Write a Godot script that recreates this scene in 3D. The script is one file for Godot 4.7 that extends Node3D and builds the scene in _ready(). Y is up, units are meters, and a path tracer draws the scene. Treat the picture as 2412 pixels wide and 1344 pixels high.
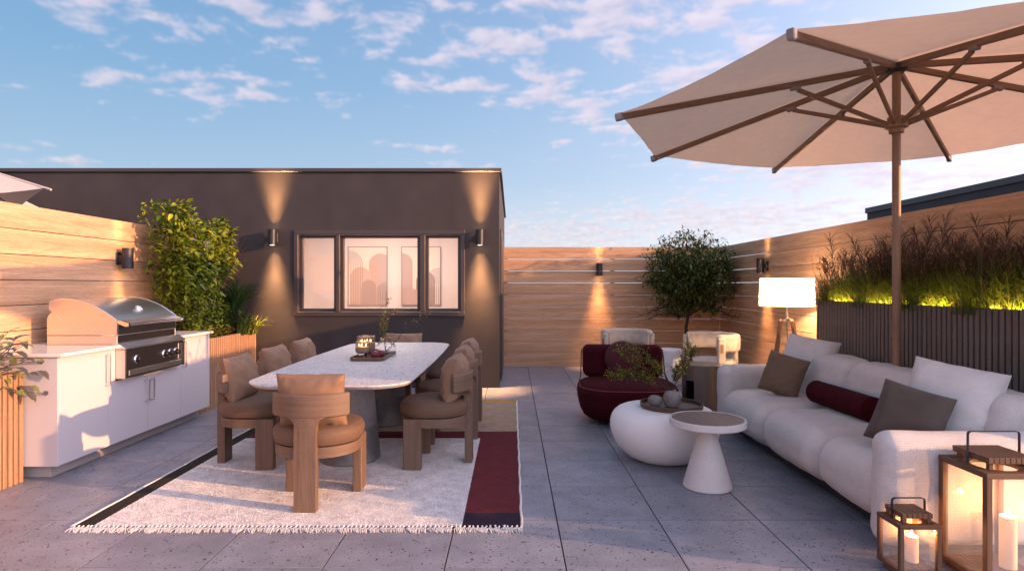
extends Node3D
# Rooftop terrace at sunset. World: camera at (0, 1.4, 0) looking along -Z; at(x, y, d) takes d as metres in front of the camera.

class G:
	# collects triangles (counter-clockwise seen from outside) and turns them into one ArrayMesh
	var v := PackedVector3Array()
	var c := PackedColorArray()
	var t := PackedVector2Array()
	var f := PackedInt32Array()
	var xf := Transform3D.IDENTITY
	var col := Color.WHITE

	func p(q: Vector3, uv := Vector2.ZERO) -> int:
		v.append(xf * q)
		c.append(col)
		t.append(uv)
		return v.size() - 1

	func tri(a: int, b: int, d: int) -> void:
		f.append(a)
		f.append(b)
		f.append(d)

	func quad(a: Vector3, b: Vector3, d: Vector3, e: Vector3) -> void:
		var i := p(a, Vector2(0, 0))
		p(b, Vector2(1, 0))
		p(d, Vector2(1, 1))
		p(e, Vector2(0, 1))
		tri(i, i + 1, i + 2)
		tri(i, i + 2, i + 3)

	func face(pts: Array, centre: Vector3) -> void:
		# flat polygon turned away from centre
		var n: Vector3 = (pts[1] - pts[0]).cross(pts[2] - pts[0])
		var m := Vector3.ZERO
		for q in pts:
			m += q
		m /= pts.size()
		if n.dot(m - centre) < 0.0:
			pts = pts.duplicate()
			pts.reverse()
		var i := v.size()
		for q in pts:
			p(q)
		for k in range(1, pts.size() - 1):
			tri(i, i + k, i + k + 1)

	func box(m: Vector3, size: Vector3, bev := 0.0) -> void:
		var h := size / 2.0
		if bev <= 0.0:
			for a in 3:
				for s in [-1.0, 1.0]:
					var o := [Vector2(-1, -1), Vector2(1, -1), Vector2(1, 1), Vector2(-1, 1)]
					var pts := []
					for w in o:
						var q := Vector3.ZERO
						q[a] = s * h[a]
						q[(a + 1) % 3] = w.x * h[(a + 1) % 3]
						q[(a + 2) % 3] = w.y * h[(a + 2) % 3]
						pts.append(m + q)
					face(pts, m)
			return
		var k := func(s: Vector3, a: int) -> Vector3:
			var q := s * (h - Vector3.ONE * bev)
			q[a] = s[a] * h[a]
			return m + q
		for a in 3:
			var b := (a + 1) % 3
			var d := (a + 2) % 3
			for s in [-1.0, 1.0]:
				var pts := []
				for w in [Vector2(-1, -1), Vector2(1, -1), Vector2(1, 1), Vector2(-1, 1)]:
					var q := Vector3.ZERO
					q[a] = s
					q[b] = w.x
					q[d] = w.y
					pts.append(k.call(q, a))
				face(pts, m)
				for s2 in [-1.0, 1.0]:
					var e1 := Vector3.ZERO
					e1[a] = s
					e1[b] = s2
					e1[d] = -1.0
					var e2 := e1
					e2[d] = 1.0
					face([k.call(e1, a), k.call(e2, a), k.call(e2, b), k.call(e1, b)], m)
		for x in [-1.0, 1.0]:
			for y in [-1.0, 1.0]:
				for z in [-1.0, 1.0]:
					var q := Vector3(x, y, z)
					face([k.call(q, 0), k.call(q, 1), k.call(q, 2)], m)

	func grid(rows: Array, close := false, flip := false) -> void:
		var i0 := v.size()
		var w: int = rows[0].size()
		for r in rows.size():
			for k in w:
				p(rows[r][k], Vector2(float(k) / (w if close else w - 1), float(r) / maxi(1, rows.size() - 1)))
		for r in rows.size() - 1:
			for k in (w if close else w - 1):
				var a := i0 + r * w + k
				var b := i0 + r * w + (k + 1) % w
				var d := b + w
				var e := a + w
				if flip:
					tri(a, d, b)
					tri(a, e, d)
				else:
					tri(a, b, d)
					tri(a, d, e)

	func lathe(profile: Array, seg := 32, m := Vector3.ZERO, from := 0.0, to := TAU) -> void:
		# profile of Vector2(radius, height), upwards along the outside; creased where it bends by more than 35 degrees
		var run := [profile[0]]
		for n in range(1, profile.size()):
			run.append(profile[n])
			var last := n == profile.size() - 1
			if last or absf((profile[n] - profile[n - 1]).angle_to(profile[n + 1] - profile[n])) > 0.6:
				var rows := []
				for q in run:
					var row := PackedVector3Array()
					var whole := absf(to - from) > TAU - 0.001
					for s in (seg if whole else seg + 1):
						var a := from + (to - from) * s / seg
						row.append(m + Vector3(cos(a) * q.x, q.y, -sin(a) * q.x))
					rows.append(row)
				grid(rows, absf(to - from) > TAU - 0.001)
				run = [profile[n]]

	func tube(path: Array, radius, sides := 8, caps := true, squash := 1.0) -> void:
		# squash scales the section along the first normal
		var n := Vector3.ZERO
		var rows := []
		var count := path.size()
		for i in count:
			var d: Vector3 = (path[mini(i + 1, count - 1)] - path[maxi(i - 1, 0)]).normalized()
			if i == 0:
				n = (Vector3.UP if absf(d.y) < 0.9 else Vector3.RIGHT)
			n = (n - d * n.dot(d)).normalized()
			var b := d.cross(n)
			var r: float = radius[i] if radius is Array else radius
			var row := PackedVector3Array()
			for s in sides:
				var a := TAU * s / sides
				row.append(path[i] + n * cos(a) * r * squash + b * sin(a) * r)
			rows.append(row)
		grid(rows, true)
		if caps:
			for e in [0, count - 1]:
				var pts := []
				for q in rows[e]:
					pts.append(q)
				var inner: Vector3 = path[1] if e == 0 else path[count - 2]
				face(pts, inner)

	func prism(poly: PackedVector2Array, z0: float, z1: float, smooth := false) -> void:
		# outline in XY (counter-clockwise), pulled from z0 to z1
		if Geometry2D.is_polygon_clockwise(poly):
			poly = poly.duplicate()
			poly.reverse()
		var idx := Geometry2D.triangulate_polygon(poly)
		for k in range(0, idx.size(), 3):
			var a := poly[idx[k]]
			var b := poly[idx[k + 1]]
			var d := poly[idx[k + 2]]
			if (b - a).cross(d - a) < 0.0:
				var s := b
				b = d
				d = s
			var i := p(Vector3(a.x, a.y, z1))
			p(Vector3(b.x, b.y, z1))
			p(Vector3(d.x, d.y, z1))
			tri(i, i + 1, i + 2)
			i = p(Vector3(a.x, a.y, z0))
			p(Vector3(d.x, d.y, z0))
			p(Vector3(b.x, b.y, z0))
			tri(i, i + 1, i + 2)
		if smooth:
			var r0 := PackedVector3Array()
			var r1 := PackedVector3Array()
			for q in poly:
				r0.append(Vector3(q.x, q.y, z0))
				r1.append(Vector3(q.x, q.y, z1))
			grid([r0, r1], true)
		else:
			for k in poly.size():
				var a := poly[k]
				var b := poly[(k + 1) % poly.size()]
				quad(Vector3(a.x, a.y, z0), Vector3(b.x, b.y, z0), Vector3(b.x, b.y, z1), Vector3(a.x, a.y, z1))

	func soft(m: Vector3, size: Vector3, r: float, fn = null, seg := 4, mid := 6) -> void:
		# rounded box, smooth all over; fn bends each point (given relative to m)
		var h := size / 2.0
		var welded := {}
		for a in 3:
			var b := (a + 1) % 3
			var d := (a + 2) % 3
			var cu := _stops(h[b], r, seg, mid)
			var cv := _stops(h[d], r, seg, mid)
			for s in [-1.0, 1.0]:
				var ids := []
				for x in cu:
					for y in cv:
						var q := Vector3.ZERO
						q[a] = s * h[a]
						q[b] = x
						q[d] = y
						var inner := q.clamp(-(h - Vector3.ONE * r), h - Vector3.ONE * r)
						q = inner + (q - inner).normalized() * r
						var key := Vector3i((q * 100000.0).round())
						if not welded.has(key):
							var o := q
							if fn != null:
								o = fn.call(q)
							welded[key] = p(m + o, Vector2(x, y))
						ids.append(welded[key])
				var w := cv.size()
				for i in cu.size() - 1:
					for j in w - 1:
						var k := i * w + j
						if s > 0.0:
							tri(ids[k], ids[k + w], ids[k + w + 1])
							tri(ids[k], ids[k + w + 1], ids[k + 1])
						else:
							tri(ids[k], ids[k + w + 1], ids[k + w])
							tri(ids[k], ids[k + 1], ids[k + w + 1])

	func _stops(h: float, r: float, seg: int, mid: int) -> PackedFloat32Array:
		var o := PackedFloat32Array()
		for i in seg:
			o.append(-(h - r) - r * tan((1.0 - float(i) / seg) * PI / 4.0))
		for i in mid + 1:
			o.append(lerpf(-(h - r), h - r, float(i) / mid))
		for i in seg:
			o.append(h - r + r * tan(float(i + 1) / seg * PI / 4.0))
		return o

	func leaf(at: Vector3, d: Vector3, up: Vector3, length: float, width: float, fold := 0.25, bend := 0.2) -> void:
		var s := d.cross(up).normalized()
		var n := s.cross(d).normalized()
		var i := p(at)
		for q in [[0.3, 0.9], [0.65, 0.8]]:
			var m: Vector3 = at + d * length * q[0] - n * bend * length * q[0] * q[0]
			p(m - s * width * 0.5 * q[1] + n * fold * width * 0.5)
			p(m)
			p(m + s * width * 0.5 * q[1] + n * fold * width * 0.5)
		var e := p(at + d * length - n * bend * length)
		for k in [[0, 2, 1], [0, 3, 2], [1, 2, 5], [1, 5, 4], [2, 3, 6], [2, 6, 5], [4, 5, 7], [5, 6, 7]]:
			tri(i + k[0], i + k[1], i + k[2])

	func mesh() -> ArrayMesh:
		var n := PackedVector3Array()
		n.resize(v.size())
		for k in range(0, f.size(), 3):
			var a := f[k]
			var b := f[k + 1]
			var d := f[k + 2]
			var w := (v[b] - v[a]).cross(v[d] - v[a])
			n[a] += w
			n[b] += w
			n[d] += w
			f[k + 1] = d
			f[k + 2] = b
		for k in n.size():
			n[k] = n[k].normalized() if n[k].length_squared() > 1e-20 else Vector3.UP
		var arr := []
		arr.resize(Mesh.ARRAY_MAX)
		arr[Mesh.ARRAY_VERTEX] = v
		arr[Mesh.ARRAY_NORMAL] = n
		arr[Mesh.ARRAY_COLOR] = c
		arr[Mesh.ARRAY_TEX_UV] = t
		arr[Mesh.ARRAY_INDEX] = f
		var o := ArrayMesh.new()
		o.add_surface_from_arrays(Mesh.PRIMITIVE_TRIANGLES, arr)
		return o


var rng := RandomNumberGenerator.new()
var M := {}
const ORDER := ["first", "second", "third", "fourth", "fifth", "sixth", "seventh", "eighth", "ninth", "tenth", "eleventh", "twelfth", "thirteenth", "fourteenth", "fifteenth", "sixteenth"]
const SUN := Vector3(1.0, 0.21, 0.31)


func at(x: float, y: float, d: float) -> Vector3:
	return Vector3(x, y, -d)


func obj(called: String, g, m: Material, parent: Node = self, where := Vector3.ZERO) -> MeshInstance3D:
	var o := MeshInstance3D.new()
	o.name = called
	o.mesh = g.mesh() if g is G else g
	o.material_override = m
	o.position = where
	parent.add_child(o, true)
	return o


func tag(o: Node, label: String, category: String, group := "") -> Node:
	o.set_meta("label", label)
	o.set_meta("category", category)
	if group:
		o.set_meta("group", group)
	return o


func thing(called: String, label: String, category: String, where := Vector3.ZERO, turn := 0.0, group := "") -> Node3D:
	var o := Node3D.new()
	o.name = called
	add_child(o, true)
	o.position = where
	o.rotation.y = turn
	tag(o, label, category, group)
	return o


func setting(called: String) -> Node3D:
	var o := Node3D.new()
	o.name = called
	add_child(o, true)
	o.set_meta("kind", "structure")
	return o


func copy(o: Node3D, label: String, where: Vector3, turn: float, group := "") -> Node3D:
	var d: Node3D = o.duplicate()
	add_child(d, true)
	d.position = where
	d.rotation.y = turn
	d.set_meta("label", label)
	if group:
		d.set_meta("group", group)
	return d


func lin(r: float, g: float, b: float) -> Color:
	return Color(r, g, b).linear_to_srgb()


func mat(r: float, g: float, b: float, rough := 0.6, o := {}) -> StandardMaterial3D:
	var m := StandardMaterial3D.new()
	m.albedo_color = lin(r, g, b)
	m.roughness = rough
	for k in o:
		match k:
			"tex": m.albedo_texture = o[k]
			"bump":
				m.heightmap_enabled = true
				m.heightmap_texture = o[k]
			"deep": m.heightmap_scale = o[k]
			"rtex":
				m.roughness_texture = o[k]
			"tri":
				m.uv1_triplanar = true
				m.uv1_scale = o[k]
			"glow":
				m.emission_enabled = true
				m.emission = lin(o[k].r, o[k].g, o[k].b)
			"back":
				m.backlight_enabled = true
				m.backlight = lin(o[k].r, o[k].g, o[k].b)
			_: m.set(k, o[k])
	return m


func noise(s: int, freq: float, oct := 4) -> FastNoiseLite:
	var n := FastNoiseLite.new()
	n.seed = s
	n.noise_type = FastNoiseLite.TYPE_SIMPLEX_SMOOTH
	n.frequency = freq
	n.fractal_octaves = oct
	return n


func grain(s: int, w: int, h: int, freq: float, fw: int, fh: int, oct := 4) -> PackedByteArray:
	# seamless noise of w x h, stretched to fw x fh
	var im := noise(s, freq, oct).get_seamless_image(w, h)
	im.convert(Image.FORMAT_L8)
	if w != fw or h != fh:
		im.resize(fw, fh, Image.INTERPOLATE_CUBIC)
	return im.get_data()


func tex(im: Image) -> ImageTexture:
	return ImageTexture.create_from_image(im)


func grey(w: int, h: int, d: PackedByteArray) -> ImageTexture:
	return tex(Image.create_from_data(w, h, false, Image.FORMAT_L8, d))


func wood_images() -> Array:
	# [colour along u, colour along v, relief along u, relief along v]
	var w := 1024
	var h := 1024
	var a := grain(3, 40, 512, 0.02, w, h, 3)
	var b := grain(4, 70, 1024, 0.09, w, h, 3)
	var d := grain(5, 24, 160, 0.02, w, h, 2)
	var e := grain(6, 120, 1024, 0.25, w, h, 2)
	var rgb := PackedByteArray()
	rgb.resize(w * h * 3)
	var bump := PackedByteArray()
	bump.resize(w * h)
	for i in w * h:
		var row := float(i / w) / h
		var rings := 0.5 + 0.5 * sin(TAU * (row * 14.0 + d[i] / 255.0 * 6.0))
		rings = rings * rings * rings
		var pore := clampf((e[i] / 255.0 - 0.58) * 4.0, 0.0, 1.0)
		var l := 0.9 + 0.13 * (a[i] / 255.0 - 0.5) + 0.12 * (b[i] / 255.0 - 0.5) - 0.05 * rings - 0.1 * pore
		rgb[i * 3] = int(clampf(l * 255.0, 0.0, 255.0))
		rgb[i * 3 + 1] = int(clampf((l - (1.0 - l) * 0.18) * 252.0, 0.0, 255.0))
		rgb[i * 3 + 2] = int(clampf((l - (1.0 - l) * 0.4) * 248.0, 0.0, 255.0))
		bump[i] = int(clampf(200.0 + 40.0 * (b[i] / 255.0 - 0.5) - 110.0 * pore, 0.0, 255.0))
	var c := Image.create_from_data(w, h, false, Image.FORMAT_RGB8, rgb)
	var r := Image.create_from_data(w, h, false, Image.FORMAT_L8, bump)
	var c2: Image = c.duplicate()
	c2.rotate_90(CLOCKWISE)
	var r2: Image = r.duplicate()
	r2.rotate_90(CLOCKWISE)
	return [tex(c), tex(c2), tex(r), tex(r2)]


func speckle(s: int, size: int, base: float, cloud: float, count: int, big: float, dark: Array, flat := 1.0) -> Array:
	# mottled ground with count flakes or pits whose tone is picked from dark; returns [colour, relief]
	var a := grain(s, size / 4, size / 4, 0.02, size, size, 4)
	var b := grain(s + 1, size, size, 0.12, size, size, 2)
	var col := PackedByteArray()
	col.resize(size * size)
	var bump := PackedByteArray()
	bump.resize(size * size)
	for i in size * size:
		col[i] = int(clampf(255.0 * (base + cloud * (a[i] / 255.0 - 0.5) + 0.06 * (b[i] / 255.0 - 0.5)), 0.0, 255.0))
		bump[i] = int(215 + 30.0 * (b[i] / 255.0 - 0.5))
	var r := RandomNumberGenerator.new()
	r.seed = s
	for k in count:
		var x := r.randi_range(0, size - 1)
		var y := r.randi_range(0, size - 1)
		var rx := big * (0.35 + r.randf() * r.randf() * 1.4)
		var ry := rx * r.randf_range(0.35, 0.9) * flat
		var turn := r.randf() * PI
		var tone: float = dark[r.randi() % dark.size()]
		var n := int(ceil(rx)) + 1
		for dy in range(-n, n + 1):
			for dx in range(-n, n + 1):
				var q := Vector2(dx, dy).rotated(turn)
				var e := q.x * q.x / (rx * rx) + q.y * q.y / (ry * ry) + 0.35 * sin(q.angle() * 3.0 + turn * 7.0)
				if e < 1.0:
					var i := ((y + dy + size) % size) * size + (x + dx + size) % size
					var m := clampf((1.0 - e) * 2.0, 0.0, 1.0)
					col[i] = int(lerpf(col[i], 255.0 * tone, m))
					bump[i] = int(lerpf(bump[i], 60.0, m))
	return [grey(size, size, col), grey(size, size, bump)]


func weave(size: int, threads: int, s: int, rough: float) -> Array:
	# plain weave with uneven threads; [colour, relief]
	var a := grain(s, 24, size, 0.3, size, size, 2)
	var b := grain(s + 1, size, 24, 0.3, size, size, 2)
	var e := grain(s + 2, size, size, 0.2, size, size, 3)
	var g := grain(s + 3, size / 4, size / 4, 0.04, size, size, 3)
	var col := PackedByteArray()
	col.resize(size * size)
	var bump := PackedByteArray()
	bump.resize(size * size)
	for i in size * size:
		var x := float(i % size) / size * threads
		var y := float(i / size) / size * threads
		var over := (int(x) + int(y)) % 2 == 0
		var hx := absf(sin(PI * x))
		var hy := absf(sin(PI * y))
		var h := (hy * (0.65 + 0.35 * hx) if over else hx * (0.65 + 0.35 * hy))
		var thread := (a[i] if over else b[i]) / 255.0
		h = lerpf(h, e[i] / 255.0, rough)
		bump[i] = int(clampf(255.0 * (0.25 + 0.55 * h + 0.25 * (thread - 0.5)), 0.0, 255.0))
		col[i] = int(clampf(255.0 * (0.82 + 0.12 * h + 0.12 * (thread - 0.5) + 0.04 * (g[i] / 255.0 - 0.5)), 0.0, 255.0))
	return [grey(size, size, col), grey(size, size, bump)]


# ---------------------------------------------------------------- sky
var sky_rows := []
var sky_w := 2560
var n_cloud: FastNoiseLite
var n_warp: FastNoiseLite
var n_cover: FastNoiseLite
var sun_dir := SUN.normalized()
var banks := []


func bank(px: float, py: float, rx: float, ry: float, k: float, tilt := 0.0) -> void:
	# a field of cloud by azimuth and height (degrees), its reach along both, its strength and its slope
	banks.append([px, py, rx, ry, k, tilt])


func sky_row(r: int) -> void:
	var w := sky_w
	var h := w / 2
	var el := (0.5 - (r + 0.5) / h) * PI
	var deg := rad_to_deg(el)
	var row := PackedFloat32Array()
	row.resize(w * 3)
	var stops := [[0.0, Vector3(0.62, 0.71, 0.77)], [4.0, Vector3(0.55, 0.68, 0.78)], [10.0, Vector3(0.34, 0.53, 0.73)], [18.0, Vector3(0.2, 0.415, 0.67)], [27.0, Vector3(0.125, 0.325, 0.6)], [45.0, Vector3(0.11, 0.29, 0.55)], [90.0, Vector3(0.1, 0.26, 0.5)]]
	var base := Vector3.ZERO
	for k in stops.size() - 1:
		if deg >= stops[k][0]:
			base = stops[k][1].lerp(stops[k + 1][1], (deg - stops[k][0]) / (stops[k + 1][0] - stops[k][0]))
	var high := 1.0 / (sin(el) + 0.07)
	for i in w:
		var az := TAU * (i + 0.5) / w
		var d := Vector3(sin(az) * cos(el), sin(el), -cos(az) * cos(el))
		var ang := rad_to_deg(acos(clampf(d.dot(sun_dir), -1.0, 1.0)))
		var c := base * (0.49 + 0.5 * exp(-pow(ang / 50.0, 2.0)))
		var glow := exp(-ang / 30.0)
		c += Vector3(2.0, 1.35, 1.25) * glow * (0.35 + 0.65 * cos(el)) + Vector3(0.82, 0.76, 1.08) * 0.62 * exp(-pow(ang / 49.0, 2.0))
		var a := rad_to_deg(az if az < PI else az - TAU)
		var u := d.x * high
		var v := d.z * high
		var mask := -0.08 + 0.4 * n_cover.get_noise_2d(u * 0.8, v * 0.8)
		var fade := clampf((absf(a) - 44.0) / 10.0, 0.0, 1.0)
		if deg > 32.0:
			fade = maxf(fade, clampf((deg - 32.0) / 6.0, 0.0, 1.0))
		var placed := -0.62
		if fade < 1.0:
			for k in banks:
				var dx: float = (a - k[0]) / k[2]
				var dy: float = (deg - k[1] - (a - k[0]) * k[5]) / k[3]
				placed = maxf(placed, -0.62 + k[4] * exp(-0.7 * (dx * dx + dy * dy)))
		mask = lerpf(placed, mask, fade)
		if mask > -0.6:
			var wx := n_warp.get_noise_2d(u * 2.0, v * 2.0) * 0.06
			var wy := n_warp.get_noise_2d(u * 2.0 + 31.0, v * 2.0 - 17.0) * 0.06
			var f := n_cloud.get_noise_2d((u + wx) * 3.0, (v + wy) * 3.6)
			var den := clampf((f * 1.1 + mask + 0.2) / 0.6, 0.0, 1.0)
			if den > 0.0:
				den = den * den * (3.0 - 2.0 * den)
				var lit := 0.5 + 0.9 * (f - n_cloud.get_noise_2d((u + wx) * 3.0 - 0.1, (v + wy) * 3.6 + 0.12))
				lit = clampf(lit + 0.2 - 0.25 * den, 0.0, 1.0)
				var low := clampf(1.0 - deg / 13.0, 0.0, 1.0)
				var bright := Vector3(0.74, 0.68, 0.77).lerp(Vector3(0.88, 0.8, 0.74), low)
				var dark := Vector3(0.5, 0.48, 0.62).lerp(Vector3(0.45, 0.48, 0.62), low)
				var cc := dark.lerp(bright, lit)
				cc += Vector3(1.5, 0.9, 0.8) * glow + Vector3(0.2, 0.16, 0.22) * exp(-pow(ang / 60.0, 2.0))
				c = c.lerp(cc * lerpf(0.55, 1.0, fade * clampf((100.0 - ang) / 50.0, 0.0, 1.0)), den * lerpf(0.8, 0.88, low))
		row[i * 3] = c.x
		row[i * 3 + 1] = c.y
		row[i * 3 + 2] = c.z
	sky_rows[r] = row


func make_sky() -> Sky:
	n_cloud = noise(21, 1.0, 6)
	n_cloud.fractal_gain = 0.62
	n_warp = noise(22, 1.0, 2)
	n_cover = noise(23, 1.0, 2)
	bank(-33, 22, 7, 3, 0.74, -0.25)
	bank(-25, 21.5, 7, 2.5, 0.72, -0.1)
	bank(-27, 16.2, 9, 1.5, 0.72)
	bank(-37, 9.5, 5, 0.8, 0.52, -0.1)
	bank(-14, 23.5, 9, 3, 0.74)
	bank(-8, 20, 6, 2.2, 0.67, -0.2)
	bank(-1, 23, 9, 4, 0.74, -0.1)
	bank(-5, 18.6, 9, 1.3, 0.78, -0.05)
	bank(3, 18, 7, 2.0, 0.78, -0.25)
	bank(9, 15.5, 5, 2.0, 0.78, -0.25)
	bank(12, 24, 12, 4, 0.9)
	bank(20, 19, 10, 4, 0.86, 0.25)
	bank(-9, 12.6, 4, 0.5, 0.64)
	bank(-5, 11.3, 3.4, 0.5, 0.64)
	bank(5, 13.4, 2.0, 0.3, 0.57)
	bank(14, 13.4, 5, 0.7, 0.67)
	bank(28, 10, 10, 2.4, 1.0, -0.1)
	bank(20, 6, 16, 2.0, 0.98)
	bank(6, 4.8, 11, 2.0, 0.94)
	bank(0, 3.4, 16, 1.4, 0.72)
	bank(36, 8, 8, 3, 0.78)
	var h := sky_w / 2
	sky_rows.resize(h / 2)
	var job := WorkerThreadPool.add_group_task(sky_row, h / 2)
	WorkerThreadPool.wait_for_group_task_completion(job)
	var all := PackedFloat32Array()
	for r in sky_rows:
		all.append_array(r)
	var ground := PackedFloat32Array()
	ground.resize(sky_w * 3)
	for i in sky_w:
		ground[i * 3] = 0.3
		ground[i * 3 + 1] = 0.28
		ground[i * 3 + 2] = 0.29
	for r in h / 2:
		all.append_array(ground)
	var im := Image.create_from_data(sky_w, h, false, Image.FORMAT_RGBF, all.to_byte_array())
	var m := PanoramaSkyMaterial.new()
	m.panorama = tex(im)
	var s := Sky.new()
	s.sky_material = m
	return s


func materials() -> void:
	var w := wood_images()
	var cl := weave(256, 32, 40, 0.35)
	var lin2 := weave(256, 64, 50, 0.3)
	var felt := speckle(60, 256, 0.86, 0.16, 0, 1.0, [0.5])
	var paver := speckle(70, 1024, 0.88, 0.14, 2300, 5.0, [0.2, 0.28, 0.36, 0.97], 0.7)
	var stone := speckle(80, 1024, 0.9, 0.1, 5200, 9.0, [0.62, 0.7, 0.76, 0.98, 1.0, 0.82, 0.55])
	var plaster := speckle(90, 512, 0.86, 0.15, 60, 2.0, [0.6, 0.95])
	var grit := speckle(100, 512, 0.9, 0.05, 1500, 2.4, [0.5, 0.62, 0.75])
	var pebble := speckle(110, 256, 0.7, 0.3, 1500, 1.8, [0.35, 0.5, 0.95])
	var pile := speckle(120, 512, 0.86, 0.2, 5200, 4.0, [0.72, 0.8, 0.95])
	var conc := speckle(130, 256, 0.8, 0.5, 160, 2.5, [0.5, 0.95])
	var s1 := Vector3(0.4, 1.0, 0.4)
	M.oak = mat(0.72, 0.465, 0.295, 0.62, {"tex": w[0], "bump": w[2], "deep": 0.12, "tri": s1, "uv1_world_triplanar": true})
	M.pole = mat(0.34, 0.22, 0.15, 0.5, {"tex": w[1], "bump": w[3], "deep": 0.06, "tri": Vector3(2, 0.7, 2)})
	M.rib = mat(0.27, 0.17, 0.115, 0.5, {"tex": w[0], "bump": w[2], "deep": 0.06, "tri": Vector3(0.7, 3, 0.7)})
	M.teak = mat(0.2, 0.138, 0.103, 0.55, {"tex": w[0], "bump": w[2], "deep": 0.08, "tri": Vector3(0.8, 2.2, 0.8)})
	M.teak_up = mat(0.2, 0.138, 0.103, 0.55, {"tex": w[1], "bump": w[3], "deep": 0.08, "tri": Vector3(2.2, 0.8, 2.2)})
	M.slat = mat(0.46, 0.29, 0.185, 0.6, {"tex": w[1], "bump": w[3], "deep": 0.08, "tri": Vector3(1.6, 0.8, 1.6), "uv1_world_triplanar": true})
	M.slat_dark = mat(0.2, 0.175, 0.175, 0.55, {"tex": w[1], "bump": w[3], "deep": 0.06, "tri": Vector3(1.6, 0.8, 1.6), "uv1_world_triplanar": true})
	M.lantern = mat(0.15, 0.082, 0.05, 0.6, {"tex": w[0], "bump": w[2], "deep": 0.06, "tri": Vector3(1.5, 5, 1.5)})
	M.lantern_up = mat(0.15, 0.082, 0.05, 0.6, {"tex": w[1], "bump": w[3], "deep": 0.06, "tri": Vector3(5, 1.5, 1.5)})
	M.tray = mat(0.16, 0.085, 0.055, 0.45, {"tex": w[0], "bump": w[2], "deep": 0.05, "tri": Vector3(2, 3, 3)})
	M.walnut_top = mat(0.2, 0.13, 0.105, 0.5, {"tex": w[1], "bump": w[3], "deep": 0.04, "tri": Vector3(2.4, 1, 1.2)})
	M.walnut_dark = mat(0.1, 0.055, 0.038, 0.45, {"tex": w[0], "bump": w[2], "deep": 0.04, "tri": Vector3(2, 3, 3)})
	M.paver = mat(0.3, 0.305, 0.355, 0.4, {"tex": paver[0], "bump": paver[1], "deep": 0.5, "tri": Vector3.ONE / 1.37, "uv1_world_triplanar": true})
	M.bed = mat(0.03, 0.03, 0.032, 0.9)
	M.gravel = mat(0.25, 0.24, 0.23, 0.9, {"tex": pebble[0], "tri": Vector3.ONE, "uv1_world_triplanar": true})
	M.plaster = mat(0.054, 0.044, 0.046, 0.75, {"tex": plaster[0], "bump": plaster[1], "deep": 0.12, "tri": Vector3.ONE / 1.7, "uv1_world_triplanar": true})
	M.plaster2 = mat(0.06, 0.055, 0.065, 0.75, {"tex": plaster[0], "bump": plaster[1], "deep": 0.12, "tri": Vector3.ONE / 1.7, "uv1_world_triplanar": true})
	M.trim = mat(0.05, 0.042, 0.045, 0.45)
	M.frame = mat(0.052, 0.04, 0.04, 0.42)
	M.inside = mat(0.75, 0.62, 0.56, 0.8)
	M.inside_floor = mat(0.35, 0.22, 0.14, 0.5, {"tex": w[0], "tri": s1})
	M.glass = mat(1, 1, 1, 0.02)
	M.glass.transparency = BaseMaterial3D.TRANSPARENCY_ALPHA
	M.glass.albedo_color = Color(1, 1, 1, 0.06)
	M.smoke = mat(1, 1, 1, 0.05)
	M.smoke.transparency = BaseMaterial3D.TRANSPARENCY_ALPHA
	M.smoke.albedo_color = Color(0.3, 0.2, 0.13, 0.42)
	M.anthracite = mat(0.03, 0.029, 0.032, 0.42, {"metallic": 0.3})
	M.black = mat(0.014, 0.014, 0.016, 0.4)
	M.steel = mat(0.72, 0.7, 0.68, 0.3, {"metallic": 1.0})
	M.steel_side = mat(0.7, 0.66, 0.62, 0.34, {"metallic": 1.0})
	M.chrome = mat(0.78, 0.77, 0.76, 0.1, {"metallic": 1.0})
	M.panel = mat(0.022, 0.021, 0.024, 0.28, {"metallic": 0.4})
	M.cabinet = mat(0.53, 0.5, 0.52, 0.42)
	M.plinth = mat(0.42, 0.38, 0.37, 0.5)
	M.gap = mat(0.02, 0.02, 0.02, 0.9)
	M.quartz = mat(0.75, 0.73, 0.71, 0.18, {"tex": veins(), "tri": Vector3.ONE * 1.1})
	M.stone = mat(0.74, 0.71, 0.69, 0.5, {"tex": stone[0], "tri": Vector3(0.8, 2, 1.6)})
	M.concrete = mat(0.27, 0.255, 0.255, 0.7, {"tex": conc[0], "bump": plaster[1], "deep": 0.1, "tri": Vector3(1.6, 1.6, 1.6)})
	M.seat = mat(0.165, 0.094, 0.056, 0.7, {"tex": lin2[0], "bump": lin2[1], "deep": 0.05, "tri": Vector3.ONE * 5.0, "rim_enabled": true, "rim": 0.25})
	M.backrest = mat(0.28, 0.165, 0.098, 0.7, {"tex": lin2[0], "bump": lin2[1], "deep": 0.05, "tri": Vector3.ONE * 5.0, "rim_enabled": true, "rim": 0.25})
	M.seam = mat(0.15, 0.09, 0.055, 0.8)
	M.sofa = mat(0.86, 0.815, 0.795, 0.85, {"tex": cl[0], "bump": cl[1], "deep": 0.9, "tri": Vector3.ONE * 4.2, "rim_enabled": true, "rim": 0.3})
	M.sofa_soft = mat(0.87, 0.83, 0.81, 0.85, {"tex": cl[0], "bump": cl[1], "deep": 0.45, "tri": Vector3.ONE * 4.6, "rim_enabled": true, "rim": 0.3})
	M.tan = mat(0.2, 0.13, 0.082, 0.85, {"tex": lin2[0], "bump": lin2[1], "deep": 0.06, "tri": Vector3.ONE * 4.0, "rim_enabled": true, "rim": 0.3})
	M.taupe = mat(0.115, 0.085, 0.07, 0.85, {"tex": lin2[0], "bump": lin2[1], "deep": 0.06, "tri": Vector3.ONE * 4.0, "rim_enabled": true, "rim": 0.3})
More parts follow.
